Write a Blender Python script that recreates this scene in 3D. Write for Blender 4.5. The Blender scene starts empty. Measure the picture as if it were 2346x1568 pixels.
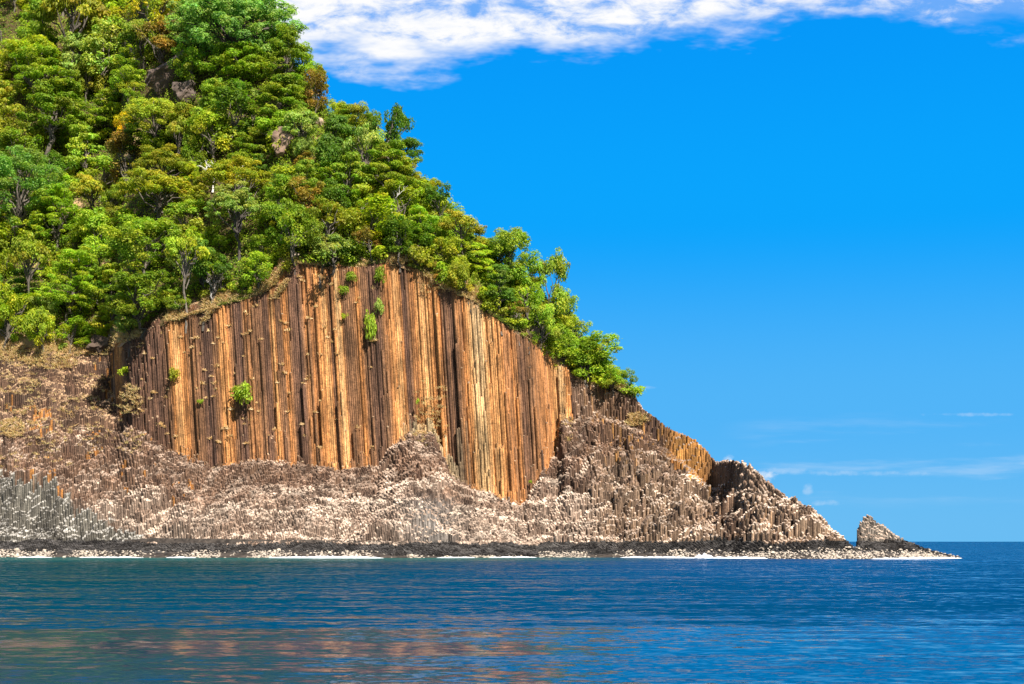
import bpy, math, random
import numpy as np
from math import radians, sin, cos, pi, tan

random.seed(7)
rng = np.random.default_rng(11)
sc = bpy.context.scene
COL = sc.collection
F = 3258.0          # focal length in sheet units (photo laid out 2346 wide)
CX, HZ, CAMZ = 1173.0, 1241.0, 4.0

# ------------------------------------------------------------------ noise
def _hash(ix, iy, iz, seed):
    h = (ix.astype(np.int64) * 374761393 + iy.astype(np.int64) * 668265263 + iz.astype(np.int64) * 2147483647 + seed * 974711) & 0xFFFFFFFF
    h = ((h ^ (h >> 13)) * 1274126177) & 0xFFFFFFFF
    h = ((h ^ (h >> 16)) * 2246822519) & 0xFFFFFFFF
    return ((h ^ (h >> 15)) & 0xFFFFFF) / float(0xFFFFFF)

def vnoise(x, y, seed=0):
    x = np.asarray(x, float); y = np.asarray(y, float)
    x, y = np.broadcast_arrays(x, y)
    ix = np.floor(x); iy = np.floor(y)
    fx = x - ix; fy = y - iy
    fx = fx * fx * (3 - 2 * fx); fy = fy * fy * (3 - 2 * fy)
    z = np.zeros_like(ix)
    a = _hash(ix, iy, z, seed); b = _hash(ix + 1, iy, z, seed)
    c = _hash(ix, iy + 1, z, seed); d = _hash(ix + 1, iy + 1, z, seed)
    return (a * (1 - fx) + b * fx) * (1 - fy) + (c * (1 - fx) + d * fx) * fy

def fbm(x, y, seed=0, octs=4):
    s = 0; amp = 1; tot = 0
    for o in range(octs):
        s = s + amp * vnoise(np.asarray(x) * 2 ** o, np.asarray(y) * 2 ** o, seed + o * 17)
        tot += amp; amp *= 0.5
    return s / tot

def voronoi(x, y, seed):
    """(random value of the nearest cell, a second one, distance to the cell border)."""
    ix = np.floor(x); iy = np.floor(y); f1 = np.full(x.shape, 9.0); f2 = f1.copy(); h1 = np.zeros(x.shape); h2 = h1.copy(); z = 0 * x
    for dx in (-1, 0, 1):
        for dy in (-1, 0, 1):
            cx, cy = ix + dx, iy + dy
            px = cx + 0.1 + 0.8 * _hash(cx, cy, z, seed); py = cy + 0.1 + 0.8 * _hash(cx, cy, z, seed + 1)
            d = np.hypot(px - x, py - y); n = d < f1
            f2 = np.where(n, f1, np.minimum(f2, d)); f1 = np.where(n, d, f1)
            h1 = np.where(n, _hash(cx, cy, z, seed + 2), h1); h2 = np.where(n, _hash(cx, cy, z, seed + 3), h2)
    return h1, h2, f2 - f1

def sstep(a, b, x):
    t = np.clip((np.asarray(x, float) - a) / (b - a), 0, 1)
    return t * t * (3 - 2 * t)

# ------------------------------------------------------------------ helpers
def tag(o, label=None, cat=None, group=None, kind=None):
    if label: o['label'] = label
    if cat: o['category'] = cat
    if group: o['group'] = group
    if kind: o['kind'] = kind
    return o

def link(name, data, parent=None):
    o = bpy.data.objects.new(name, data); COL.objects.link(o)
    if parent is not None: o.parent = parent
    return o

def mesh_np(name, verts, faces_flat, loop_tot, mat, facecol=None, attrs=None, smooth=False):
    """verts (n,3); faces_flat vertex indices; loop_tot = corners of each face."""
    me = bpy.data.meshes.new(name)
    verts = np.ascontiguousarray(verts, dtype=np.float32)
    faces_flat = np.ascontiguousarray(faces_flat, dtype=np.int32)
    loop_tot = np.ascontiguousarray(loop_tot, dtype=np.int32)
    me.vertices.add(len(verts)); me.vertices.foreach_set('co', verts.ravel())
    me.loops.add(len(faces_flat)); me.loops.foreach_set('vertex_index', faces_flat)
    me.polygons.add(len(loop_tot))
    st = np.concatenate(([0], np.cumsum(loop_tot)[:-1])).astype(np.int32)
    me.polygons.foreach_set('loop_start', st)
    me.polygons.foreach_set('loop_total', loop_tot)
    me.polygons.foreach_set('use_smooth', np.full(len(loop_tot), smooth, dtype=bool))
    if facecol is not None:
        at = me.attributes.new('tint', 'FLOAT_COLOR', 'FACE')
        c = np.ones((len(loop_tot), 4), np.float32); c[:, :3] = facecol
        at.data.foreach_set('color', c.ravel())
    if attrs:
        for k, v in attrs.items():
            at = me.attributes.new(k, 'FLOAT_VECTOR', 'POINT')
            at.data.foreach_set('vector', np.ascontiguousarray(v, np.float32).ravel())
    me.materials.append(mat)
    me.update(calc_edges=True); me.validate()
    return me

def cat_meshes(parts):
    V = []; Fc = []; L = []; Cc = []; n = 0
    for p in parts:
        V.append(p[0]); Fc.append(p[1] + n); L.append(p[2]); n += len(p[0])
        if len(p) > 3: Cc.append(p[3])
    return np.concatenate(V), np.concatenate(Fc), np.concatenate(L), (np.concatenate(Cc) if Cc else None)

# ------------------------------------------------------------------ materials
def new_mat(name):
    m = bpy.data.materials.new(name); m.use_nodes = True
    nt = m.node_tree; nt.nodes.clear()
    out = nt.nodes.new('ShaderNodeOutputMaterial')
    return m, nt, out

def N(nt, t, **kw):
    n = nt.nodes.new(t)
    for k, v in kw.items():
        if k.startswith('_'): setattr(n, k[1:], v)
        else: n.inputs[k].default_value = v
    return n

def mathn(nt, op, a, b=None, clamp=False):
    n = nt.nodes.new('ShaderNodeMath'); n.operation = op; n.use_clamp = clamp
    for i, v in enumerate((a, b)):
        if v is None: continue
        if isinstance(v, (int, float)): n.inputs[i].default_value = v
        else: nt.links.new(v, n.inputs[i])
    return n.outputs[0]

def maprange(nt, v, a, b, c, d, smooth=True):
    n = nt.nodes.new('ShaderNodeMapRange'); n.interpolation_type = 'SMOOTHSTEP' if smooth else 'LINEAR'
    n.inputs[1].default_value = a; n.inputs[2].default_value = b; n.inputs[3].default_value = c; n.inputs[4].default_value = d
    nt.links.new(v, n.inputs[0]); return n.outputs[0]

def mixc(nt, fac, a, b, mode='MIX'):
    n = nt.nodes.new('ShaderNodeMix'); n.data_type = 'RGBA'; n.blend_type = mode
    for sock, v in ((n.inputs[0], fac), (n.inputs[6], a), (n.inputs[7], b)):
        if isinstance(v, (int, float)): sock.default_value = v
        elif isinstance(v, tuple): sock.default_value = (*v, 1)
        else: nt.links.new(v, sock)
    return n.outputs[2]

def mat_rock(name, streak=True, rough=0.85):
    m, nt, out = new_mat(name)
    at = N(nt, 'ShaderNodeAttribute', _attribute_name='tint')
    rest = N(nt, 'ShaderNodeAttribute', _attribute_name='rest')
    mp = N(nt, 'ShaderNodeMapping'); mp.inputs['Scale'].default_value = (1.3, 1.3, 0.09)
    nt.links.new(rest.outputs['Vector'], mp.inputs['Vector'])
    n1 = N(nt, 'ShaderNodeTexNoise', Scale=1.0, Detail=5.0, Roughness=0.6); nt.links.new(mp.outputs[0], n1.inputs['Vector'])
    n2 = N(nt, 'ShaderNodeTexNoise', Scale=2.4, Detail=4.0, Roughness=0.7); nt.links.new(rest.outputs['Vector'], n2.inputs['Vector'])
    f1 = maprange(nt, n1.outputs['Fac'], 0.3, 0.7, 0.5, 1.4)
    f2 = maprange(nt, n2.outputs['Fac'], 0.25, 0.75, 0.62, 1.3)
    mp3 = N(nt, 'ShaderNodeMapping'); mp3.inputs['Scale'].default_value = (1.7, 1.7, 0.5); nt.links.new(rest.outputs['Vector'], mp3.inputs['Vector'])
    n3 = N(nt, 'ShaderNodeTexNoise', Scale=1.0, Detail=3.0, Roughness=0.6); nt.links.new(mp3.outputs[0], n3.inputs['Vector'])
    mp4 = N(nt, 'ShaderNodeMapping'); mp4.inputs['Scale'].default_value = (0.16, 0.16, 0.06); nt.links.new(rest.outputs['Vector'], mp4.inputs['Vector'])
    n4 = N(nt, 'ShaderNodeTexNoise', Scale=1.0, Detail=5.0, Roughness=0.65); nt.links.new(mp4.outputs[0], n4.inputs['Vector'])
    f = mathn(nt, 'MULTIPLY', mathn(nt, 'MULTIPLY', f1, f2), mathn(nt, 'MULTIPLY', maprange(nt, n3.outputs['Fac'], 0.35, 0.6, 0.72, 1.18), maprange(nt, n4.outputs['Fac'], 0.34, 0.62, 0.62, 1.2)))
    mp5 = N(nt, 'ShaderNodeMapping'); mp5.inputs['Scale'].default_value = (0.5, 0.5, 1.1); nt.links.new(rest.outputs['Vector'], mp5.inputs['Vector'])
    n5 = N(nt, 'ShaderNodeTexNoise', Scale=1.0, Detail=1.0); nt.links.new(mp5.outputs[0], n5.inputs['Vector'])
    jd = mathn(nt, 'ABSOLUTE', mathn(nt, 'SUBTRACT', n5.outputs['Fac'], 0.5))
    f = mathn(nt, 'MULTIPLY', f, maprange(nt, jd, 0.004, 0.02, 0.62, 1.0))
    cb = N(nt, 'ShaderNodeCombineColor'); 
    for i in range(3): nt.links.new(f, cb.inputs[i])
    c = mixc(nt, 1.0, at.outputs['Color'], cb.outputs[0], 'MULTIPLY')
    b = N(nt, 'ShaderNodeBsdfPrincipled', Roughness=rough)
    b.inputs['Specular IOR Level'].default_value = 0.25
    nt.links.new(c, b.inputs['Base Color'])
    bp = N(nt, 'ShaderNodeBump', Strength=0.5, Distance=0.15); nt.links.new(n2.outputs['Fac'], bp.inputs['Height'])
    nt.links.new(bp.outputs[0], b.inputs['Normal'])
    nt.links.new(b.outputs[0], out.inputs[0])
    return m

def mat_plain(name, rgb, rough=0.85, var=0.35, scale=1.5, bump=0.4):
    m, nt, out = new_mat(name)
    tc = N(nt, 'ShaderNodeTexCoord')
    n = N(nt, 'ShaderNodeTexNoise', Scale=scale, Detail=5.0, Roughness=0.65); nt.links.new(tc.outputs['Object'], n.inputs['Vector'])
    c = mixc(nt, maprange(nt, n.outputs['Fac'], 0.3, 0.7, 0, 1), tuple(x * (1 - var) for x in rgb), tuple(min(1, x * (1 + var)) for x in rgb))
    oi = N(nt, 'ShaderNodeObjectInfo')
    c = mixc(nt, 1.0, c, oi.outputs['Color'], 'MULTIPLY')
    b = N(nt, 'ShaderNodeBsdfPrincipled', Roughness=rough); b.inputs['Specular IOR Level'].default_value = 0.2
    nt.links.new(c, b.inputs['Base Color'])
    bp = N(nt, 'ShaderNodeBump', Strength=bump, Distance=0.2); nt.links.new(n.outputs['Fac'], bp.inputs['Height'])
    nt.links.new(bp.outputs[0], b.inputs['Normal'])
    nt.links.new(b.outputs[0], out.inputs[0])
    return m

def mat_leaf(name, trans=0.3):
    m, nt, out = new_mat(name)
    at = N(nt, 'ShaderNodeAttribute', _attribute_name='tint')
    oi = N(nt, 'ShaderNodeObjectInfo')
    c = mixc(nt, 1.0, at.outputs['Color'], oi.outputs['Color'], 'MULTIPLY')
    b = N(nt, 'ShaderNodeBsdfPrincipled', Roughness=0.55); b.inputs['Specular IOR Level'].default_value = 0.25
    nt.links.new(c, b.inputs['Base Color'])
    t = N(nt, 'ShaderNodeBsdfTranslucent'); 
    c2 = mixc(nt, 1.0, c, (1.08, 1.2, 0.5), 'MULTIPLY')
    nt.links.new(c2, t.inputs['Color'])
    mx = N(nt, 'ShaderNodeMixShader', Fac=trans)
    nt.links.new(b.outputs[0], mx.inputs[1]); nt.links.new(t.outputs[0], mx.inputs[2])
    nt.links.new(mx.outputs[0], out.inputs[0])
    return m

M_ROCK = mat_rock('basalt_columns')
M_LEAF = mat_leaf('leaves', 0.48)
M_GRASS = mat_leaf('dry_grass_blades', 0.25)
M_BARK = mat_plain('bark', (0.12, 0.10, 0.08), var=0.4, scale=3)
def mat_soil():
    m, nt, out = new_mat('forest_soil')
    tc = N(nt, 'ShaderNodeTexCoord')
    n = N(nt, 'ShaderNodeTexNoise', Scale=0.07, Detail=6.0, Roughness=0.62); nt.links.new(tc.outputs['Object'], n.inputs['Vector'])
    n2 = N(nt, 'ShaderNodeTexNoise', Scale=0.9, Detail=5.0, Roughness=0.7); nt.links.new(tc.outputs['Object'], n2.inputs['Vector'])
    hum = mixc(nt, n2.outputs['Fac'], (0.035, 0.024, 0.012), (0.14, 0.10, 0.045))
    earth = mixc(nt, n2.outputs['Fac'], (0.30, 0.17, 0.09), (0.56, 0.38, 0.22))
    sx = N(nt, 'ShaderNodeSeparateXYZ'); nt.links.new(tc.outputs['Object'], sx.inputs[0])
    left = mathn(nt, 'MULTIPLY', maprange(nt, sx.outputs[0], -105, -96, 1, 0), maprange(nt, sx.outputs[2], 62, 72, 1, 0))
    c = mixc(nt, mathn(nt, 'MAXIMUM', maprange(nt, n.outputs['Fac'], 0.60, 0.67, 0, 1), mathn(nt, 'MULTIPLY', left, 0.9)), hum, earth)
    b = N(nt, 'ShaderNodeBsdfPrincipled', Roughness=0.95); b.inputs['Specular IOR Level'].default_value = 0.1
    nt.links.new(c, b.inputs['Base Color'])
    bp = N(nt, 'ShaderNodeBump', Strength=0.8, Distance=0.5); nt.links.new(n2.outputs['Fac'], bp.inputs['Height']); nt.links.new(bp.outputs[0], b.inputs['Normal'])
    nt.links.new(b.outputs[0], out.inputs[0]); return m
M_SOIL = mat_soil()
M_STONE = mat_plain('weathered_stone', (0.30, 0.25, 0.21), var=0.45, scale=0.9, bump=0.8)
M_PALE = mat_plain('sun_bleached_stone', (0.46, 0.385, 0.305), var=0.3, scale=2.0)
M_FOAM = mat_plain('foam', (0.85, 0.87, 0.87), var=0.06, scale=2.0, bump=0.5)

# ------------------------------------------------------------------ the land's profile
def tab(pts):
    xs = np.array([p[0] for p in pts], float); ys = np.array([p[1] for p in pts], float)
    return lambda a: np.interp(a, xs, ys)

# tree-top skyline, then bare rock skyline of the headland and of the sea stack
SKY_TREE = tab([(-200, -300), (560, -120), (640, 0), (690, 60), (730, 140), (760, 205), (850, 245), (930, 285), (950, 345), (1000, 402), (1060, 462), (1120, 522), (1180, 548), (1260, 600), (1310, 690), (1340, 745), (1420, 812), (1445, 890)])
RIDGE = tab([(-200, -480), (440, -380), (540, -140), (600, 10), (700, 190), (760, 262), (860, 330), (940, 405), (1000, 455), (1060, 515), (1120, 575), (1180, 632), (1250, 700), (1310, 770), (1350, 820), (1400, 862), (1442, 893),
             (1470, 938), (1522, 975), (1590, 1005), (1630, 1045), (1645, 1060), (1660, 1052), (1690, 1058), (1740, 1085), (1800, 1128), (1880, 1182), (1918, 1213), (1940, 1240), (1957, 1256), (1963, 1256), (1966, 1213), (1975, 1196),
             (1985, 1179), (1994, 1182), (2010, 1194), (2036, 1212), (2072, 1235), (2100, 1248), (2130, 1260), (2170, 1270), (2205, 1277.6), (2240, 1283)])
BROW = tab([(-200, 800), (0, 800), (140, 818), (255, 805), (290, 790), (380, 742), (480, 712), (570, 690), (625, 655), (650, 612), (690, 606), (780, 622), (850, 612), (905, 606), (960, 622), (1010, 655), (1080, 690), (1150, 742), (1220, 795), (1260, 828), (1330, 880), (1400, 895), (1440, 905), (1475, 945), (1522, 976), (1590, 1006), (1640, 1056), (1660, 1054), (2300, 1300)])
FOOT = tab([(-200, 860), (0, 850), (140, 855), (255, 870), (300, 965), (390, 1022), (500, 1068), (600, 1050), (700, 1062), (790, 1082), (870, 1066), (915, 1015), (950, 985), (1005, 985), (1040, 1082), (1100, 1112), (1200, 1152), (1240, 1092), (1285, 1030), (1300, 960), (1380, 950), (1450, 960), (1500, 1010), (1560, 1052), (1620, 1110), (1645, 1120), (1700, 1130), (1750, 1130), (1800, 1150), (2300, 1300)])
LTOP = tab([(-200, 1085), (0, 1085), (118, 1088), (132, 1120), (150, 1140), (200, 1172), (260, 1208), (290, 1232), (330, 1232), (400, 1222), (430, 1210), (560, 1210), (620, 1225), (760, 1232), (900, 1190), (985, 1180), (1010, 1232), (2300, 1236)])
LFOOT = tab([(-200, 1205), (0, 1205), (120, 1205), (200, 1225), (290, 1238), (2300, 1238)])
BAND = tab([(-200, 1240), (1000, 1243), (1300, 1243), (1960, 1240), (2100, 1252), (2205, 1275), (2300, 1290)])
BEACH = tab([(-200, 1264), (1400, 1268), (1960, 1264), (2100, 1267), (2205, 1277), (2300, 1291)])
SHORE = tab([(-200, 1277), (900, 1279), (1250, 1277.5), (1420, 1277.8), (1650, 1279.2), (1850, 1281), (2100, 1281), (2205, 1279.5), (2300, 1279)])
M_TALUS = tab([(-200, 1.15), (250, 1.1), (420, 0.78), (900, 0.74), (1000, 0.95), (1250, 0.85), (1400, 1.0), (1950, 1.25), (1957, 1.6), (1966, 2.6), (2080, 2.0), (2300, 1.3)])
M_CLIFF = tab([(-200, 1.6), (200, 1.8), (262, 4), (330, 9), (400, 34), (1240, 45), (1285, 9), (1330, 9), (1480, 9), (1530, 8), (1640, 8), (1700, 2.5), (2300, 2.5)])
OFF_PTS = tab([(-200, -2), (125, -2), (140, 2), (290, 4), (420, 2), (620, -2), (850, -2.5), (955, -1.0), (985, 1.6), (1015, 1.8), (1100, 0.8), (1240, 0), (1285, 3), (1450, 1), (1610, 0.8), (1645, 2.4), (1685, 2.6), (1704, 0.2), (1720, -0.6), (1800, -2), (1950, 0), (1962, 0.0), (2300, 0)])

WALL_Y = tab([(-200, 388), (300, 387), (420, 384), (900, 382), (980, 384), (1060, 381), (1180, 379), (1245, 383), (1290, 392), (1400, 394), (1500, 387), (1640, 381), (1720, 368)])
TILT = 0.062
def tilt_w(a):
    return sstep(80, 420, a) * (1 - sstep(1330, 1560, a))

def profile(a):
    a = np.asarray(a, float)
    s = a + 28 * tilt_w(a)
    sky = RIDGE(a)
    Ysh = CAMZ * F / (SHORE(s) - HZ)
    pts = [(Ysh - 40, np.full_like(a, -6.0)), (Ysh, np.full_like(a, -0.12))]
    def ray(Y0, Z0, v, m):
        e = (HZ - np.maximum(v, sky)) / F
        Y = (CAMZ - Z0 + m * Y0) / (m - e)
        Y = np.maximum(Y, Y0)
        return Y, Z0 + m * (Y - Y0)
    pts.append(ray(*pts[-1], BEACH(s), 0.28))
    pts.append(ray(*pts[-1], BAND(s), 0.6 + 0.7 * sstep(1250, 1400, s)))
    Y, Z = pts[-1]
    off = OFF_PTS(s) + 5 * (fbm(s / 110.0, 3.3, 5, 3) - 0.5)
    pts[-1] = (Y + np.where(sky < BAND(s) - 3, np.maximum(off + 2.2, 0) * 0.5, 0), Z)
    pts.append(ray(*pts[-1], LFOOT(s), 0.6))
    pts.append(ray(*pts[-1], LTOP(s), 3.2))
    # the wall stands on one gently bowed line; the slope below it is as steep as that needs
    Yd = WALL_Y(s); vf = np.maximum(FOOT(s), sky); Y5, Z5 = pts[-1]
    mt = np.clip((CAMZ + (HZ - vf) / F * Yd - Z5) / np.maximum(Yd - Y5, 2.0), 0.2, 3.0)
    kw = sstep(265, 330, s) * (1 - sstep(1630, 1720, s))
    pts.append(ray(*pts[-1], FOOT(s), M_TALUS(s) * (1 - kw) + mt * kw))
    pts.append(ray(*pts[-1], BROW(a), M_CLIFF(a)))
    pts.append(ray(*pts[-1], sky, 1.25 - 0.0 * a))
    Y, Z = pts[-1]
    pts.append((Y + 60, Z - 38)); pts.append((Y + 160, Z - 150))
    return np.array([p[0] for p in pts]), np.array([p[1] for p in pts])

def Hprof(y, PY, PZ):
    z = PZ[0] + 0 * y
    for k in range(len(PY) - 1):
        d = np.maximum(PY[k + 1] - PY[k], 1e-6)
        t = np.clip((y - PY[k]) / d, 0, 1)
        z = z + t * (PZ[k + 1] - PZ[k])
    return z

def height(x, y):
    a = CX + F * x / y
    PY, PZ = profile(a)
    return Hprof(y, PY, PZ)

def xa(a, y): return (a - CX) * y / F
def pv(z, y): return HZ - (z - CAMZ) * F / y

YS = np.arange(322, 640, 0.2)
def surf(a, v, ymin=0):
    """first point of the land that the sight line (a, v) meets."""
    aa = np.full_like(YS, a)
    PY, PZ = profile(aa)
    z = Hprof(YS, PY, PZ)
    hit = np.where((z >= CAMZ + (HZ - v) / F * YS) & (YS > ymin))[0]
    i = hit[0] if len(hit) else int(np.argmin(pv(z, YS)))
    return xa(a, YS[i]), YS[i], z[i]

# ------------------------------------------------------------------ basalt columns
R = 0.32
DX, DY = math.sqrt(3) * R, 1.5 * R
ny = int((462 - 319) / DY); nx = int(285 / DX)
jj, ii = np.meshgrid(np.arange(ny), np.arange(nx), indexing='ij')
gx = -150 + (ii + 0.5 * (jj % 2)) * DX
gy = 319 + jj * DY
ga = CX + F * gx / gy
PY, PZ = profile(ga)
# cliff fluting: groups of columns stand proud or set back, single columns too
fl = 1.7 * (vnoise(gx / 5.0, 0.5, 31) - 0.5) + 0.95 * (_hash(np.floor(gx / 1.7 + 0.4 * vnoise(gx / 3, 1, 3)), 0 * gx, 0 * gx, 9) - 0.5) + 0.32 * (rng.random((1, gx.shape[1])) - 0.5) + (0.22 + 0.2 * sstep(850, 600, ga)) * (rng.random(gx.shape) - 0.5)
in_cliff = (gy > PY[6] - 3) & (gy < PY[7] + 3) & (ga < 1700)
gye = gy + np.where(in_cliff, fl * sstep(240, 330, ga) * (1 - 0.6 * sstep(1280, 1340, ga)), 0)
gz0 = Hprof(gye, PY, PZ)
gv0 = pv(gz0, gy)
# broken ledges
def terrace(h, n, s, k):
    q = h / s + n
    fr = q - np.floor(q)
    return s * (np.floor(q) + np.clip((fr - (1 - k) * 0.5) / k, 0, 1) - n), 1 - sstep(0.5 * k, 0.5 * k + 0.1, np.abs(fr - 0.5))
led = np.zeros_like(gx)
talus = (gy > PY[3] + 0.5)
wl = np.where(ga < 330, 0.46, np.where(ga < 1290, 0.18 + 0.30 * sstep(0.5, 0.62, fbm(gx / 16, gy / 16, 77, 2)), 0.48))
wl = np.where((gy > PY[6] + 0.4) & (ga > 300) & (ga < 1285), 0, wl)
n1 = 2.6 * fbm(gx / 24.0, gy / 14.0, 41, 3) + 0.35 * gx / 22
ridge_k = np.where(ga > 1440, 1 - 0.75 * sstep(5.0, 1.0, PY[8] - gy), 1.0)
wl = wl * ridge_k
T, ramp = terrace(gz0, n1, 4.6 + 2.6 * sstep(1280, 1400, ga) + 2.0 * sstep(420, 520, ga) * (ga < 1290), 0.40)
gz = np.where(talus, gz0 + wl * (T - gz0), gz0)
gz = gz + np.where(talus & ~in_cliff, ridge_k, 0) * np.where(talus, 1.2 * (fbm(gx / 3.0, gy / 3.0, 51, 2) - 0.5) + 5.0 * (fbm(gx / 12.0, gy / 8.0, 52, 2) - 0.5), 0)
# the rock comes away in joint-bounded blocks of several columns: shared breaks, open cracks between
open_rock = talus & ~in_cliff
wx = gx + 1.2 * fbm(gx / 3, gy / 3, 141, 2); wy = gy + 1.2 * fbm(gx / 3, gy / 3, 142, 2)
rk = sstep(1270, 1400, ga)
b1, b1t, e1 = voronoi(wx / (2.3 + 0.2 * rk), wy / 1.1, 151)
b2, b2t, e2 = voronoi(wx / 6.5, wy / 3.6, 161)
calm = 1 - 0.58 * sstep(360, 460, ga) * sstep(1290, 1200, ga)
blk = 1.25 * (b1 - 0.5) * (0.8 + 0.5 * rk) + (2.6 + 1.2 * rk) * (b2 - 0.5) - (1.5 + 1.3 * rk) * (e2 < 0.07 + 0.04 * rk) - (0.35 + 0.5 * rk) * (e1 < 0.10)
dband = fbm((gx + 1.2 * gz0) / 20, (gz0 - 0.30 * gx) / 3.0, 73, 3)
gz = gz + np.where(open_rock & (gy > PY[3] + 1.0), ridge_k * (calm * blk + 4.5 * (dband - 0.5)), 0)
# rubble heaped against the foot of the wall, and snapped stubs standing in front of it
pile = np.where(open_rock & (ga > 262) & (ga < 1290), sstep(PY[6] - 6, PY[6] - 0.5, gy) * 3.6 * np.maximum(0, fbm(gx / 4.5, gy / 6, 171, 3) - 0.42), 0) * 2
gz = gz + pile
grp = np.floor(gx / 1.35 + 0.5 * vnoise(gx / 2, 0.9, 172)); gh = _hash(grp, 0 * grp, 0 * grp, 173); gh2 = _hash(grp, 0 * grp, 0 * grp, 174)
stub = in_cliff & (ga > 262) & (ga < 1300) & (gy < PY[6] + 0.9 + 0.5 * gh2 + 0.6 * np.exp(-((ga - 960) / 70) ** 2)) & (gh < 0.42 + 0.35 * np.exp(-((ga - 960) / 70) ** 2))
gz = np.where(stub, np.minimum(gz, PZ[6] + 1.0 + 13 * gh2 ** 2.2 + 0.8 * rng.random(gx.shape)), gz)
jit = np.where(gy > PY[2], 0.10 + 0.05 * talus + 0.10 * talus * sstep(1280, 1400, ga), 0.1)
gz = gz + jit * ridge_k * rng.normal(0, 1, gx.shape)
rare = rng.random(gx.shape)
gz = gz + ridge_k * (np.where(talus & (rare > 0.975), 0.7, 0) - np.where(talus & (rare < 0.05), 1.0, 0))
# open rock runs over the crest wherever no forest covers it
end = np.where(ga < 1440, PY[7] + 2.2, PY[8] + 9)
end = np.where(ga < 240, PY[7] + 1.5, end)
keep = (gy > PY[2] - 1.2) & (gy < end) & (ga > -60) & (ga < 2200) & (gz > -0.3)
nb = np.minimum.reduce([np.roll(gz, s, ax) for s, ax in ((1, 0), (-1, 0), (1, 1), (-1, 1))] + [np.roll(np.roll(gz, s, 0), t, 1) for s in (1, -1) for t in (1, -1)])
gb = np.minimum(nb, gz) - 1.2
gb = np.maximum(gb, -1.0)

def lerp3(c0, c1, t): return c0[None, :] * (1 - t[:, None]) + c1[None, :] * t[:, None]
C = lambda *v: np.array(v, float)

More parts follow.
